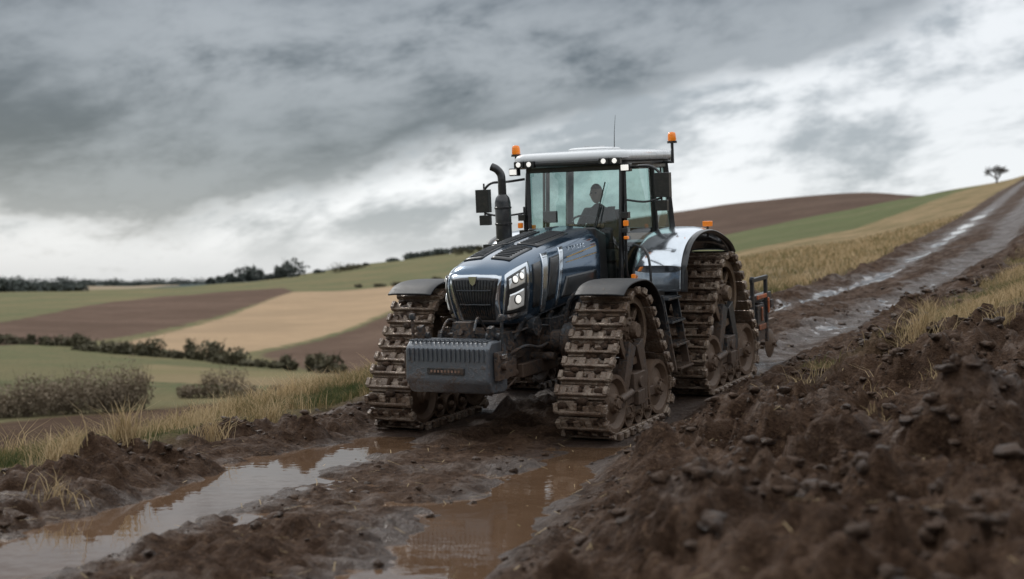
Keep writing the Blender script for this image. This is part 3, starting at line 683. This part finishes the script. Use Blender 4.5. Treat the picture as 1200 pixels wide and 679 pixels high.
def hfun(X,Y,detail=True):
    X=np.asarray(X,float);Y=np.asarray(Y,float); z,t=hbase(X,Y)
    near=1-sst(45,80,Y); at=np.abs(t)
    rut=np.exp(-((at-1.22)/.44)**2)
    z=z+near*(-.085*rut)
    m=np.hypot(X,Y)<75
    xm,ym,tm=X[m],Y[m],t[m]; am=np.abs(tm)
    mudw=sst(-3.6,-2.6,tm)
    flat=np.exp(-((am)/1.9)**4)
    big=fbm(xm/1.3,ym/1.3,4,3); med=fbm(xm/.45,ym/.45,4,9)
    fl2=flat*sst(18,14.5,ym)
    d=.085*big*(.55+.45*(1-flat))+.055*med*mudw-.042*fl2
    rough=mudw*(1-.85*np.exp(-((am-1.22)/.46)**4))*(1-.50*flat)
    rough=rough*np.clip(.65+1.0*fbm(xm/1.8,ym/1.8,2,31),.15,1.4)
    gr=grassmask(xm,ym,tm); rough=rough*(1-.85*gr)
    right=sst(1.7,2.8,tm)*(1-gr)
    if detail:
        w1=fbm(xm/.13,ym/.13,3,601)*.055; w2=fbm(xm/.13,ym/.13,3,611)*.055
        rk=rough*(1+.25*right)
        d=d+rk*(.62*lumps(xm+w1*2+.1*med,ym+w2*2+.1*big,.36,41,.6)+.70*lumps(xm+w1*1.3,ym+w2*1.3,.19,51,.7)+.62*lumps(xm+w2*.8,ym+w1*.8,.10,61,.8))
        rd=1-np.abs(fbm(xm/.30,ym/.30,4,621,.62))*2.2
        d=d+rough*.07*rd
        d=d+right*(.72*lumps(xm+w1*4,ym+w2*4,.85,71,.55)*sst(22,12,ym)+.15*fbm(xm/.8,ym/.8,4,77,.6))
        d=d+.042*fbm(xm/.14,ym/.14,3,15,.7)*mudw*(1-.75*rut[m])*(1-.5*gr)
    d=d+.13*np.exp(-((am-2.25)/.33)**2)*(.6+.8*big)*mudw
    fade=1-sst(40,75,np.hypot(xm,ym))
    s=(xm-OX)*math.sin(yaw)+(ym-OY)*math.cos(yaw); tt=(xm-OX)*math.cos(yaw)-(ym-OY)*math.sin(yaw)
    um=np.exp(-((np.abs(tt)-1.24)/.42)**4)*sst(-1.3,-1.0,s)*(1-sst(4.2,4.7,s))
    d=d*(1-um*.9)
    zz=z[m]; pl=.091*(s+.93)-.015
    zz=zz*(1-um)+(pl)*um
    z=z.copy(); z[m]=zz+d*fade
    far=sst(60,200,Y); z=z+far*(.004*Y)*fbm(X/ (60.),Y/60.,3,5)*.6*(1-sst(600,1500,Y))
    return z
ys=[4.]
while ys[-1]<9000:
    y=ys[-1]; ys.append(y+(.040 if y<10 else (.040+(y-10)*.0048 if y<60 else .013*y)))
yb=[4-.08]
while yb[-1]>-300: yb.append(yb[-1]-max(.08,.12*(4-yb[-1])))
ys=np.array(yb[::-1]+ys)
xs=[0.]
while xs[-1]<6000: x=xs[-1]; xs.append(x+(.037 if x<4.8 else .037+(x-4.8)*.021))
xs=np.array(xs); xs=np.concatenate([-xs[:0:-1],xs])
GX,GY=np.meshgrid(xs,ys); nx,ny=len(xs),len(ys); gx=GX.ravel(); gy=GY.ravel(); gz=hfun(gx,gy)
me=bpy.data.meshes.new('ground'); nv=nx*ny; me.vertices.add(nv); me.vertices.foreach_set('co',np.stack([gx,gy,gz],1).ravel().astype(np.float32))
ii=(np.arange(ny-1)[:,None]*nx+np.arange(nx-1)[None,:]).ravel(); q=np.stack([ii,ii+1,ii+nx+1,ii+nx],1).astype(np.int32)
me.loops.add(q.size); me.loops.foreach_set('vertex_index',q.ravel()); me.polygons.add(len(q)); me.polygons.foreach_set('loop_start',np.arange(len(q),dtype=np.int32)*4)
me.polygons.foreach_set('use_smooth',np.ones(len(q),bool)); me.update(calc_edges=True)
ground=bpy.data.objects.new('ground',me); link(ground)
def addattr(name,arr):
    a=me.attributes.new(name,'FLOAT','POINT'); a.data.foreach_set('value',arr.astype(np.float32))
tt=tpr(gx,gy); addattr('pt',tt); addattr('gm',grassmask(gx,gy,tt))
def sdf(poly):
    P=[((p-600)/F*y,y) for p,y in poly]; n=len(P); d=np.full(nv,1e18); ins=np.zeros(nv,bool)
    for k in range(n):
        ax,ay=P[k]; bx,by=P[(k+1)%n]; ex,ey=bx-ax,by-ay; wx,wy=gx-ax,gy-ay
        t=np.clip((wx*ex+wy*ey)/(ex*ex+ey*ey),0,1); d=np.minimum(d,(wx-ex*t)**2+(wy-ey*t)**2)
        c1=(ay<=gy)&(by>gy)|(by<=gy)&(ay>gy); xx=ax+(gy-ay)/(ey if ey else 1e-9)*ex; ins^=c1&(gx<xx)
    return np.where(ins,1,-1)*np.sqrt(d)
fields=[
 ('f_plough_near',[(-700,24),(430,30),(400,52),(250,66),(0,58),(-700,56)],(.085,.052,.034),(.14,.092,.062)),
 ('f_stubble_low',[(150,92),(420,88),(420,112),(170,128)],(.28,.215,.125),(.20,.18,.09)),
 ('f_far_haze',[(-1500,560),(300,640),(560,1400),(2500,1400),(2500,9500),(-1500,9500)],(.060,.080,.080),(.09,.11,.095)),  # aerial haze painted into the bluish colour of the far land
 ('f_far_tan',[(60,620),(210,700),(200,1000),(50,900)],(.32,.26,.18),(.28,.22,.15)),
 ('f_brown_hill',[(-700,232),(0,232),(130,360),(330,460),(345,385),(90,176),(0,163),(-700,163)],(.115,.074,.053),(.155,.102,.075)),
 ('f_tan',[(118,172),(345,392),(560,420),(560,330),(480,290),(300,168),(220,152)],(.43,.305,.19),(.34,.245,.155)),
 ('f_brown_wedge',[(306,163),(484,284),(575,325),(760,240),(700,120),(440,104),(395,108)],(.12,.077,.055),(.16,.108,.078)),
 ('f_brown_right',[(690,285),(1120,285),(1060,1000),(740,1000)],(.095,.062,.046),(.13,.088,.065)),
 ('f_green_right',[(640,120),(900,112),(1000,122),(1090,165),(1150,252),(1150,284),(600,284)],(.125,.14,.065),(.16,.16,.082)),
]
for f_ in fields: addattr(f_[0],sdf(f_[1]))
m,t,p=newmat('ground_soil_and_grass')
geo=t.n.new('ShaderNodeNewGeometry'); pos=geo.outputs['Position']; px_,py_,pz_=t.sep(pos)[:3]
nA=t.noise(pos,.035,3,.6); nB=t.noise(pos,.35,4,.65); nC=t.noise(pos,3.,4,.7); nD=t.noise(pos,18,4,.76)
green=t.mix(t.ss(nA,.3,.7),(.098,.118,.057),(.21,.17,.09)); green=t.mix(t.ss(nB,.42,.62),green,(.17,.145,.078)); green=t.mix(t.ss(nC,.4,.7),green,(.09,.095,.048))
col=green
dry=t.mix(t.ss(nB,.35,.65),(.31,.225,.13),(.15,.125,.062))
pt=t.attr('pt').outputs['Fac']
upv=t.m('MULTIPLY',t.ss(t.m('ADD',pt,t.m('MULTIPLY',nB,10.)),-40.,-10.),t.ss(py_,18.,26.))
col=t.mix(upv,col,dry)
def wave(rot,sc_):
    wv=t.n.new('ShaderNodeTexWave'); wv.inputs['Scale'].default_value=sc_; wv.inputs['Distortion'].default_value=1.; wv.inputs['Detail'].default_value=1
    mp=t.n.new('ShaderNodeMapping'); t.l.new(pos,mp.inputs[0]); mp.inputs['Rotation'].default_value=(0,0,rot); t.l.new(mp.outputs[0],wv.inputs[0]); return wv.outputs['Fac']
W1=wave(.85,.085); W0=wave(.45,.14)
nAs=t.ss(nA,.38,.62); wob=t.m('MULTIPLY',t.m('SUBTRACT',nB,.5),6.); nBs=t.m('MULTIPLY',t.ss(nB,.4,.65),.45)
for nm,_,ca,cb in fields:
    f=t.ss(t.m('ADD',t.attr(nm).outputs['Fac'],wob),-.8,.8)
    cc=t.mix(nAs,ca,cb); cc=t.mix(nBs,cc,tuple(x*.72 for x in ca))
    cc=t.mix(t.m('MULTIPLY',W1 if nm in('f_tan','f_brown_hill','f_brown_wedge') else W0,.5),cc,tuple(x*.55 for x in ca))
    col=t.mix(f,col,cc)
gm=t.attr('gm').outputs['Fac']; grd=t.mix(t.ss(nC,.35,.65),(.080,.064,.030),(.16,.115,.062)); grd=t.mix(t.ss(nD,.45,.65),grd,(.045,.028,.017))
nearv=t.m('MULTIPLY',t.ss(pt,-9.,-6.),t.ss(py_,60.,40.))
col=t.mix(t.m('MULTIPLY',nearv,.75),col,grd)
mudc=t.mix(t.ss(nC,.3,.7),(.032,.0170,.0098),(.084,.048,.029)); mudc=t.mix(t.ss(nD,.5,.75),mudc,(.130,.080,.050)); mudc=t.mix(t.ss(nD,.46,.3),mudc,(.016,.0085,.005))
laneL=t.ss(t.m('ADD',pt,t.m('MULTIPLY',t.m('SUBTRACT',nB,.5),1.6)),-3.1,-2.6)
laneR=t.ss(t.m('ADD',pt,t.m('MULTIPLY',t.m('SUBTRACT',nB,.5),4.)),14.,18.)
gmr=t.m('MULTIPLY',gm,t.ss(pt,-2.,0.))
lane=t.m('MULTIPLY',laneL,t.m('SUBTRACT',1.,laneR)); lane=t.m('MULTIPLY',lane,t.m('SUBTRACT',1.,gmr))
lane=t.m('MULTIPLY',lane,t.ss(py_,330.,270.))
col=t.mix(lane,col,mudc)
rgrass=t.mix(t.ss(nC,.35,.65),(.11,.09,.045),(.25,.172,.097))
col=t.mix(gmr,col,rgrass)
ap=t.m('ABSOLUTE',pt); ru=t.ss(t.m('ABSOLUTE',t.m('SUBTRACT',ap,1.1)),.85,.1)
wetb=t.m('ADD',t.m('MULTIPLY',ru,.34),t.m('MULTIPLY',nB,.9)); wetb=t.m('ADD',wetb,t.m('MULTIPLY',t.m('SUBTRACT',nC,.5),.5))
thr=t.m('SUBTRACT',wetb,t.ss(py_,33.,44.,-.075,.10)); thr=t.m('SUBTRACT',thr,t.ss(pt,-.1,.9,0.,.15))
pud=t.m('MULTIPLY',t.m('MULTIPLY',t.ss(thr,.70,.73),lane),t.m('MULTIPLY',t.m('MULTIPLY',t.ss(py_,20.,22.),t.ss(py_,95.,70.)),t.ss(ap,2.4,1.8)))
damp=t.m('MULTIPLY',t.ss(wetb,.42,.75),lane)
col=t.mix(t.m('MULTIPLY',damp,.40),col,(.024,.0125,.0075)); col=t.mix(pud,col,(.06,.038,.026))
t.inp(p,'Base Color',col)
def fmix(f,a,b):
    n=t.n.new('ShaderNodeMix'); t.inp(n,0,f); t.inp(n,2,a); t.inp(n,3,b); return n.outputs[0]
r=t.m('SUBTRACT',.95,t.m('MULTIPLY',lane,t.ss(nC,.35,.7,.05,.32))); r=t.m('SUBTRACT',r,t.m('MULTIPLY',damp,.32))
t.inp(p,'Roughness',fmix(pud,r,.03))
t.inp(p,'Specular IOR Level',fmix(pud,fmix(lane,.05,t.m('MULTIPLY_ADD',damp,.30,.10)),1.))
hb_=t.m('ADD',t.m('MULTIPLY',nC,.45),t.m('MULTIPLY',nD,.55))
bn=t.n.new('ShaderNodeBump'); t.l.new(hb_,bn.inputs['Height']); t.inp(bn,'Strength',t.m('SUBTRACT',1.,t.m('MULTIPLY',pud,.985))); bn.inputs['Distance'].default_value=.14
t.l.new(bn.outputs[0],p.inputs['Normal'])
me.materials.append(m)
# ---------------------------------------------------------------- PUDDLE WATER
m,t,p=newmat('muddy_water'); geo=t.n.new('ShaderNodeNewGeometry'); pos=geo.outputs['Position']
t.inp(p,'Base Color',t.mix(t.noise(pos,1.3,3),(.085,.048,.027),(.15,.092,.056))); p.inputs['Roughness'].default_value=.02; p.inputs['IOR'].default_value=1.85
t.l.new(t.bump(t.noise(pos,6,2,.5),.10,.02),p.inputs['Normal'])
nW=40; v=[];f=[]; yy=np.linspace(3.0,16.9,nW)
for y in yy:
    c_=float(Xc(np.array([y]))[0])
    for a in(-2.6,2.3): v.append((c_+a,y,-.040))
for i in range(nW-1): f.append((2*i,2*i+1,2*i+3,2*i+2))
me2=bpy.data.meshes.new('puddle_water'); me2.from_pydata(v,[],f); me2.materials.append(m); link(bpy.data.objects.new('puddle_water',me2))
# ---------------------------------------------------------------- MUD CLODS
def merged(name,V_,F_,mat,smooth=True,colors=None):
    V_=V_.astype(np.float32); me=bpy.data.meshes.new(name); me.vertices.add(len(V_)); me.vertices.foreach_set('co',V_.ravel())
    k=F_.shape[1]; me.loops.add(F_.size); me.loops.foreach_set('vertex_index',F_.ravel().astype(np.int32)); me.polygons.add(len(F_)); me.polygons.foreach_set('loop_start',np.arange(len(F_),dtype=np.int32)*k)
    me.polygons.foreach_set('use_smooth',np.full(len(F_),smooth)); me.update(calc_edges=True)
    if colors is not None:
        a=me.attributes.new('tint','FLOAT','POINT'); a.data.foreach_set('value',colors.astype(np.float32))
    me.materials.append(mat); return link(bpy.data.objects.new(name,me))
iv,icf=icos(2); ico=np.array(iv); icf=np.array(icf)
vars_=[]
for k in range(14):
    a=ico.copy(); d=1+.85*fbm(a[:,0]*1.3+k*7,a[:,1]*1.3+a[:,2]*1.7+k*3,3,200+k,.7)+rng.normal(0,.13,len(a)); a*=np.clip(d,.35,2)[:,None]; vars_.append(a)
N=66000; cy=3.8+ (rng.random(N)**1.5)*28; cx=Xc(cy)+rng.uniform(-3.4,8,N)
ct=tpr(cx,cy); dens=np.clip(.35+1.4*fbm(cx/.6,cy/.6,3,301),0,1); keep=(rng.random(N)<dens*np.where(np.abs(ct)<1.8,.18,1.))&(grassmask(cx,cy,ct)<.4)
s_=(cx-OX)*math.sin(yaw)+(cy-OY)*math.cos(yaw); tq=(cx-OX)*math.cos(yaw)-(cy-OY)*math.sin(yaw); keep&=~((s_>-1.2)&(s_<6.5)&(np.abs(tq)<1.7))
cx,cy,ct=cx[keep],cy[keep],ct[keep]; n=len(cx); sz=.008+.034*rng.random(n)**4.*(1+.4*(ct>2)); sz*=np.where(cy>18,1.4,1); cz=hfun(cx,cy)
VV=np.zeros((n,len(ico),3))
for k in range(n):
    a=rng.uniform(0,6.28); c_,s_=math.cos(a),math.sin(a); w=vars_[k%14]@np.array([[c_,s_,0],[-s_,c_,0],[0,0,1]])
    VV[k]=w*np.array([sz[k]*rng.uniform(.8,1.5),sz[k]*rng.uniform(.8,1.5),sz[k]*rng.uniform(.5,.95)])
VV+=np.stack([cx,cy,cz+sz*.05],1)[:,None,:]
FF=(icf[None]+ (np.arange(n)*len(ico))[:,None,None]).reshape(-1,3)
merged('mud_clods',VV.reshape(-1,3),FF,soilmat('clod_soil'),True)
# ---------------------------------------------------------------- GRASS
def grass(name,X,Y,H,W,T,mat,lean=.5):
    n=len(X); Z=hfun(X,Y)-.01; a=rng.uniform(0,6.283,n); dx,dy=np.cos(a),np.sin(a); l=rng.uniform(.1,lean,n)*H; b=rng.uniform(0,6.283,n); wx,wy=np.cos(b)*W/2,np.sin(b)*W/2
    P=np.zeros((n,6,3))
    for k,(h,ll,ww) in enumerate(((0,0,1),(.55,.3,.8),(1,1,.15))):
        for s,sg in((0,-1),(1,1)):
            P[:,2*k+s,0]=X+dx*l*ll+wx*ww*sg; P[:,2*k+s,1]=Y+dy*l*ll+wy*ww*sg; P[:,2*k+s,2]=Z+H*h*(1-.15*(ll*lean))
    base=(np.arange(n)*6)[:,None]; FQ=np.concatenate([base+np.array([0,1,3,2]),base+np.array([2,3,5,4])]); return merged(name,P.reshape(-1,3),FQ,mat,True,np.repeat(T,6))
def grassmat(name,cols):
    m,t,p=newmat(name); a=t.attr('tint').outputs['Fac']; cr_=t.n.new('ShaderNodeValToRGB'); t.l.new(a,cr_.inputs[0]); e=cr_.color_ramp.elements
    e[0].color=(*cols[0],1); e[1].color=(*cols[-1],1)
    for k,c in enumerate(cols[1:-1]): x=e.new((k+1)/(len(cols)-1)); x.color=(*c,1)
    t.l.new(cr_.outputs[0],p.inputs['Base Color']); p.inputs['Roughness'].default_value=.7; p.inputs['Specular IOR Level'].default_value=.2
    tl=t.n.new('ShaderNodeBsdfTranslucent'); t.l.new(cr_.outputs[0],tl.inputs[0]); mx=t.n.new('ShaderNodeMixShader'); mx.inputs[0].default_value=.3
    o=m.node_tree.nodes['Material Output']; t.l.new(p.outputs[0],mx.inputs[1]); t.l.new(tl.outputs[0],mx.inputs[2]); t.l.new(mx.outputs[0],o.inputs[0]); return m
gmat=grassmat('verge_grass_blades',[(.045,.062,.020),(.105,.105,.040),(.27,.20,.10),(.52,.39,.23)])
N=250000; Y=5+rng.random(N)**1.35*34; tw=-2.5-rng.random(N)**1.2*7.5; X=Xc(Y)+tw/.9
gmv=grassmask(X,Y,tw); cl=fbm(X/.5,Y/.5,3,401); tone=fbm(X/1.3,Y/1.3,3,411); k=rng.random(N)<gmv*np.clip(.45+1.3*cl,.05,1); X,Y,cl,tone,tw=X[k],Y[k],cl[k],tone[k],tw[k]; n=len(X)
tall=np.clip(tone*2.8+.35,0,1); H=(.05+.10*rng.random(n)+.34*tall*rng.random(n)**1.5)*(1+.5*np.clip(cl,0,1)); Tn=np.clip(.47+1.0*tone+.3*tall*rng.random(n)+rng.normal(0,.17,n),0,1)
grass('verge_grass',X,Y,H,.004+.005*rng.random(n)+.0002*Y,Tn,gmat,.9)
N=120000; Y=14+rng.random(N)**1.2*27; tw=2.1+rng.random(N)*6.5; X=Xc(Y)+tw/.9; gmv=grassmask(X,Y,tw); cl=fbm(X/.6,Y/.6,3,421); tone=fbm(X/2.,Y/2.,3,431); k=rng.random(N)<gmv*np.clip(.35+1.4*cl,.03,1); X,Y,cl,tone=X[k],Y[k],cl[k],tone[k]; n=len(X)
grass('bank_grass',X,Y,.06+.12*rng.random(n)+.24*np.clip(tone*2+.2,0,1)*rng.random(n),.006+.007*rng.random(n),np.clip(.62+.8*tone+rng.normal(0,.18,n),0,1),gmat,.9)
N=60000; Y=24+rng.random(N)**1.4*60; tw=-2.6-rng.random(N)*9*(1+Y/60); X=Xc(Y)+tw/.9; cl=fbm(X/1.2,Y/1.2,3,441); k=rng.random(N)<np.clip(.5+cl,.05,1); X,Y,cl=X[k],Y[k],cl[k]; n=len(X)
grass('hillside_grass',X,Y,.10+.22*rng.random(n),.012+.0005*Y,np.clip(.65+.5*cl+rng.normal(0,.15,n),0,1),gmat,.8)
TX=[];TYy=[];TH=[]
for (tx_,ty_,nb,hh) in [(-3.6,13.2,170,.46),(-3.9,12.2,130,.38),(-3.2,15.2,120,.38),(-4.3,13.8,150,.42),(4.3,14.9,190,.46),(4.55,15.9,160,.42),(4.0,14.6,90,.3),(6.3,20.3,90,.4),(2.6,10.2,22,.14),(.42,4.15,14,.14),(3.4,12.8,26,.18),(5.2,17.6,80,.34),(-3.0,17.4,90,.34),(6.6,22.5,90,.35),(5.6,19.2,90,.35),(-4.1,15.0,100,.35),(-2.9,18.8,90,.3),(-3.7,17.0,80,.34),(7.2,24.5,90,.4),(5.9,18.4,70,.35),(3.9,12.9,40,.22),(4.9,14.2,70,.3),(3.2,15.6,40,.2),(-3.5,10.9,60,.25)]:
    r=np.abs(rng.normal(0,.10,nb)); a=rng.uniform(0,6.28,nb); TX+=list(tx_+r*np.cos(a)*1.4); TYy+=list(ty_+r*np.sin(a)); TH+=list(hh*rng.uniform(.5,1.1,nb))
TX=np.array(TX);TYy=np.array(TYy);TH=np.array(TH); tn=np.clip(rng.normal(.85,.15,len(TX)),0,1); tn[(TYy<4.8)]=.1
grass('dry_tussocks',TX,TYy,TH,.005+.005*rng.random(len(TX)),tn,gmat,1.2)
N=600; Y=5+rng.random(N)*18; X=Xc(Y)+rng.uniform(-3.,6,N); Z=hfun(X,Y)+.03; a=rng.uniform(0,3.14,N); L=rng.uniform(.04,.16,N)
P=np.zeros((N,4,3)); dx,dy=np.cos(a)*L,np.sin(a)*L; ox,oy=-np.sin(a)*.003,np.cos(a)*.003; dz=rng.uniform(-.02,.04,N)
for k,(s,o_) in enumerate(((-1,-1),(1,-1),(1,1),(-1,1))): P[:,k]=np.stack([X+dx*s*.5+ox*o_,Y+dy*s*.5+oy*o_,Z+dz*s*.5],1)
merged('loose_straw',P.reshape(-1,3),np.arange(N*4).reshape(-1,4),gmat,False,np.repeat(rng.uniform(.6,1,N),4))
# ---------------------------------------------------------------- HEDGES / TREES
def W2(pxx,Y): return (pxx-600)/F*Y
def leafmat(name,c0,c1):
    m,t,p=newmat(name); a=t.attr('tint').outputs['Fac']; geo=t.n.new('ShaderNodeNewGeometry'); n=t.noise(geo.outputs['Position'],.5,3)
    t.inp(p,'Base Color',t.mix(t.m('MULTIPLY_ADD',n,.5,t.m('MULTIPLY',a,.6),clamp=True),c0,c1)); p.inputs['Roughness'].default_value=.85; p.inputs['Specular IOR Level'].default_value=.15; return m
def leafmass(name,blobs,leaf,mat,per=260):
    PP=[];TT_=[]
    for (x,y,rx,ry,rz) in blobs:
        z=float(hfun(np.array([x]),np.array([y]),False)[0]); n=int(per); u=rng.normal(size=(n,3)); u/=np.linalg.norm(u,axis=1)[:,None]; r=rng.random(n)**.45
        q=u*r[:,None]; bump=1+.35*fbm(u[:,0]*2+x,u[:,1]*2+u[:,2]*2.3+y,2,int(abs(x)*3)%97); q*=bump[:,None]; c=np.stack([x+q[:,0]*rx,y+q[:,1]*ry,z+rz*.8+q[:,2]*rz],1)
        a=rng.normal(size=(n,3)); a/=np.linalg.norm(a,axis=1)[:,None]; b=np.cross(a,rng.normal(size=(n,3))); b/=np.linalg.norm(b,axis=1)[:,None]; s=leaf*rng.uniform(.5,1.3,n)[:,None]
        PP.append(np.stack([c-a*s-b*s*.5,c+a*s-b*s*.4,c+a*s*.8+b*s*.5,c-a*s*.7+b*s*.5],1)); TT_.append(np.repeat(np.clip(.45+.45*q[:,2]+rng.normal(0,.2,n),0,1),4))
        nt_=14; a0=rng.uniform(0,6.28,nt_); l=rng.uniform(.5,1.1,nt_); bx=x+np.cos(a0)*rx*.3; by=y+np.sin(a0)*ry*.3; ex=x+np.cos(a0)*rx*.9*l; ey=y+np.sin(a0)*ry*l; ez=z+rz*1.9*l; w=leaf*.2
        PP.append(np.stack([np.stack([bx-w,by,np.full(nt_,z-.2)],1),np.stack([bx+w,by,np.full(nt_,z-.2)],1),np.stack([ex+w*.3,ey,ez],1),np.stack([ex-w*.3,ey,ez],1)],1)); TT_.append(np.zeros(nt_*4))
    P=np.concatenate(PP).reshape(-1,3); return merged(name,P,np.arange(len(P)).reshape(-1,4),mat,False,np.concatenate(TT_))
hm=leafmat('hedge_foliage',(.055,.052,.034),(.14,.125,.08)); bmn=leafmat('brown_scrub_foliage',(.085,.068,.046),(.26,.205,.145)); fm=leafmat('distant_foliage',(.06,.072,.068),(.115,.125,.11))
def line(p0,p1,n,w,h,jit=.4):
    out=[]
    for k in range(n):
        u=k/(n-1); pxx=p0[0]+(p1[0]-p0[0])*u; Y=p0[1]+(p1[1]-p0[1])*u; s=random.uniform(1-jit,1+jit); out.append((W2(pxx,Y)+random.uniform(-.3,.3)*w,Y+random.uniform(-.5,.5)*w,w*s,w*s,h*random.uniform(1-jit,1+jit)*.55))
    return out
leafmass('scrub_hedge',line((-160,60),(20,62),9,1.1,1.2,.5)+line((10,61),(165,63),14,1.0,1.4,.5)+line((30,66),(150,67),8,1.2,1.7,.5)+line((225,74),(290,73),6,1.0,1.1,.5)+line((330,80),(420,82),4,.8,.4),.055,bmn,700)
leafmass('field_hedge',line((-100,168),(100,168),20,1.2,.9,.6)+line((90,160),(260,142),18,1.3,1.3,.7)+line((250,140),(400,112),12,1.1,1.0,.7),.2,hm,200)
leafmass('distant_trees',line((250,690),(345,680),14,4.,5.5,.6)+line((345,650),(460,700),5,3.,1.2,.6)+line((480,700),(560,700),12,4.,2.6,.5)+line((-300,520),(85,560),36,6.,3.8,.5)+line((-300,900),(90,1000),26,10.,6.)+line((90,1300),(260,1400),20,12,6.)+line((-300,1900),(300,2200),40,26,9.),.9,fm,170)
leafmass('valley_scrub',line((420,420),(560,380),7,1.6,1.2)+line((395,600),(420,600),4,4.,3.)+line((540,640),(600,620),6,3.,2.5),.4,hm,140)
tb=MB(); ty=246.; tx=W2(1168,ty); tz=float(hfun(np.array([tx]),np.array([ty]),False)[0])-.2
def br(p,d,L,r,dep):
    q=p+d*L; tb.cyl(p,q,r,5 if dep<3 else 3,max(r*.65,.016))
    if dep>=6: return
    for k in range(3):
        e=(d*.8+Vector((random.uniform(-1,1),random.uniform(-1,1),random.uniform(-.35,.65)))*.8).normalized(); br(p+d*L*random.uniform(.35,1),e,L*random.uniform(.70,.92),max(r*.6,.024),dep+1)
br(Vector((tx,ty,tz)),Vector((.02,0,1)),1.25,.20,0)
m_bark,t,p=newmat('bare_bark'); p.inputs['Base Color'].default_value=(.10,.088,.08,1); p.inputs['Roughness'].default_value=.9
me3=bpy.data.meshes.new('bare_tree'); me3.from_pydata([tuple(v) for v in tb.v],[],tb.f); me3.materials.append(m_bark); link(bpy.data.objects.new('bare_tree',me3))
# ---------------------------------------------------------------- SKY
w=bpy.data.worlds.new('World'); sc.world=w; w.use_nodes=True; t=NT(w.node_tree); bg=t.n['Background']
sky=t.n.new('ShaderNodeTexSky'); sky.sky_type='NISHITA'; sky.sun_disc=False; sky.sun_elevation=math.radians(40); sky.sun_rotation=math.radians(-35)
tc=t.n.new('ShaderNodeTexCoord'); g_=tc.outputs['Generated']; x,y,z=t.sep(g_)[:3]
vec=t.comb(x,t.m('MULTIPLY',y,.8),t.m('MULTIPLY_ADD',x,-.35,t.m('MULTIPLY',z,2.4)))
n1=t.noise(vec,3.2,5,.58,.12); n2=t.noise(vec,9.,5,.64,.15); n3=t.noise(vec,1.3,1,.5)
vb=t.m('ADD',.095,t.m('ADD',t.m('MULTIPLY',x,.23),t.m('MULTIPLY',t.m('MULTIPLY',x,x),.33)))
dd=t.m('SUBTRACT',z,vb); dd=t.m('ADD',dd,t.m('MULTIPLY',t.m('SUBTRACT',n1,.5),.17)); dd=t.m('ADD',dd,t.m('MULTIPLY',t.m('SUBTRACT',n2,.5),.11))
D=t.ss(dd,-.014,.018)
darkc=t.mix(t.ss(t.m('ADD',n1,t.m('MULTIPLY',n2,.8)),.70,1.08),(.066,.081,.093),(.27,.295,.315))
band=t.m('MULTIPLY',t.m('MULTIPLY',t.ss(z,.105,.145),t.ss(z,.21,.175)),t.m('MULTIPLY',t.ss(x,-.32,-.20),t.ss(n2,.3,.6)))
darkc=t.mix(t.m('MULTIPLY',band,.75),darkc,(.36,.385,.405))
lightc=t.mix(t.ss(t.m('ADD',n2,t.m('MULTIPLY',n1,.6)),.64,.90),(.34,.375,.405),(.90,.92,.94))
lightc=t.mix(t.ss(z,.055,.0),lightc,(.62,.655,.685))
c=t.mix(D,lightc,darkc)
c=t.mix(t.m('MULTIPLY',t.ss(x,.04,.25),.18),c,(.48,.51,.535))
c=t.mix(t.ss(z,.24,.50),c,t.mix(n3,(.90,.95,1.0),(1.45,1.47,1.48)))
mix=t.n.new('ShaderNodeMix'); mix.data_type='RGBA'; mix.blend_type='ADD'; mix.inputs[0].default_value=.012; t.l.new(c,mix.inputs[6]); t.l.new(sky.outputs[0],mix.inputs[7])
t.l.new(mix.outputs[2],bg.inputs[0]); bg.inputs[1].default_value=1.
sd=bpy.data.lights.new('sun','SUN'); sd.energy=1.5; sd.angle=math.radians(11); sd.color=(1,.96,.91); so=bpy.data.objects.new('sun',sd); link(so)
az=math.radians(-35); el=math.radians(40); dirv=Vector((math.sin(az)*math.cos(el),math.cos(az)*math.cos(el),math.sin(el)))
so.rotation_euler=dirv.to_track_quat('Z','Y').to_euler()
# ---------------------------------------------------------------- CAMERA
cd=bpy.data.cameras.new('camera'); cam=bpy.data.objects.new('camera',cd); link(cam); cam.location=(0,0,CAMZ); cam.rotation_euler=(math.radians(90),0,0)
cd.sensor_width=36; cd.lens=50*F/1666.7; cd.clip_end=20000; cd.clip_start=.1
cd.shift_y=(HY-339.5)/1200.
cd.dof.use_dof=True; cd.dof.focus_distance=16.0; cd.dof.aperture_fstop=1.3
sc.camera=cam
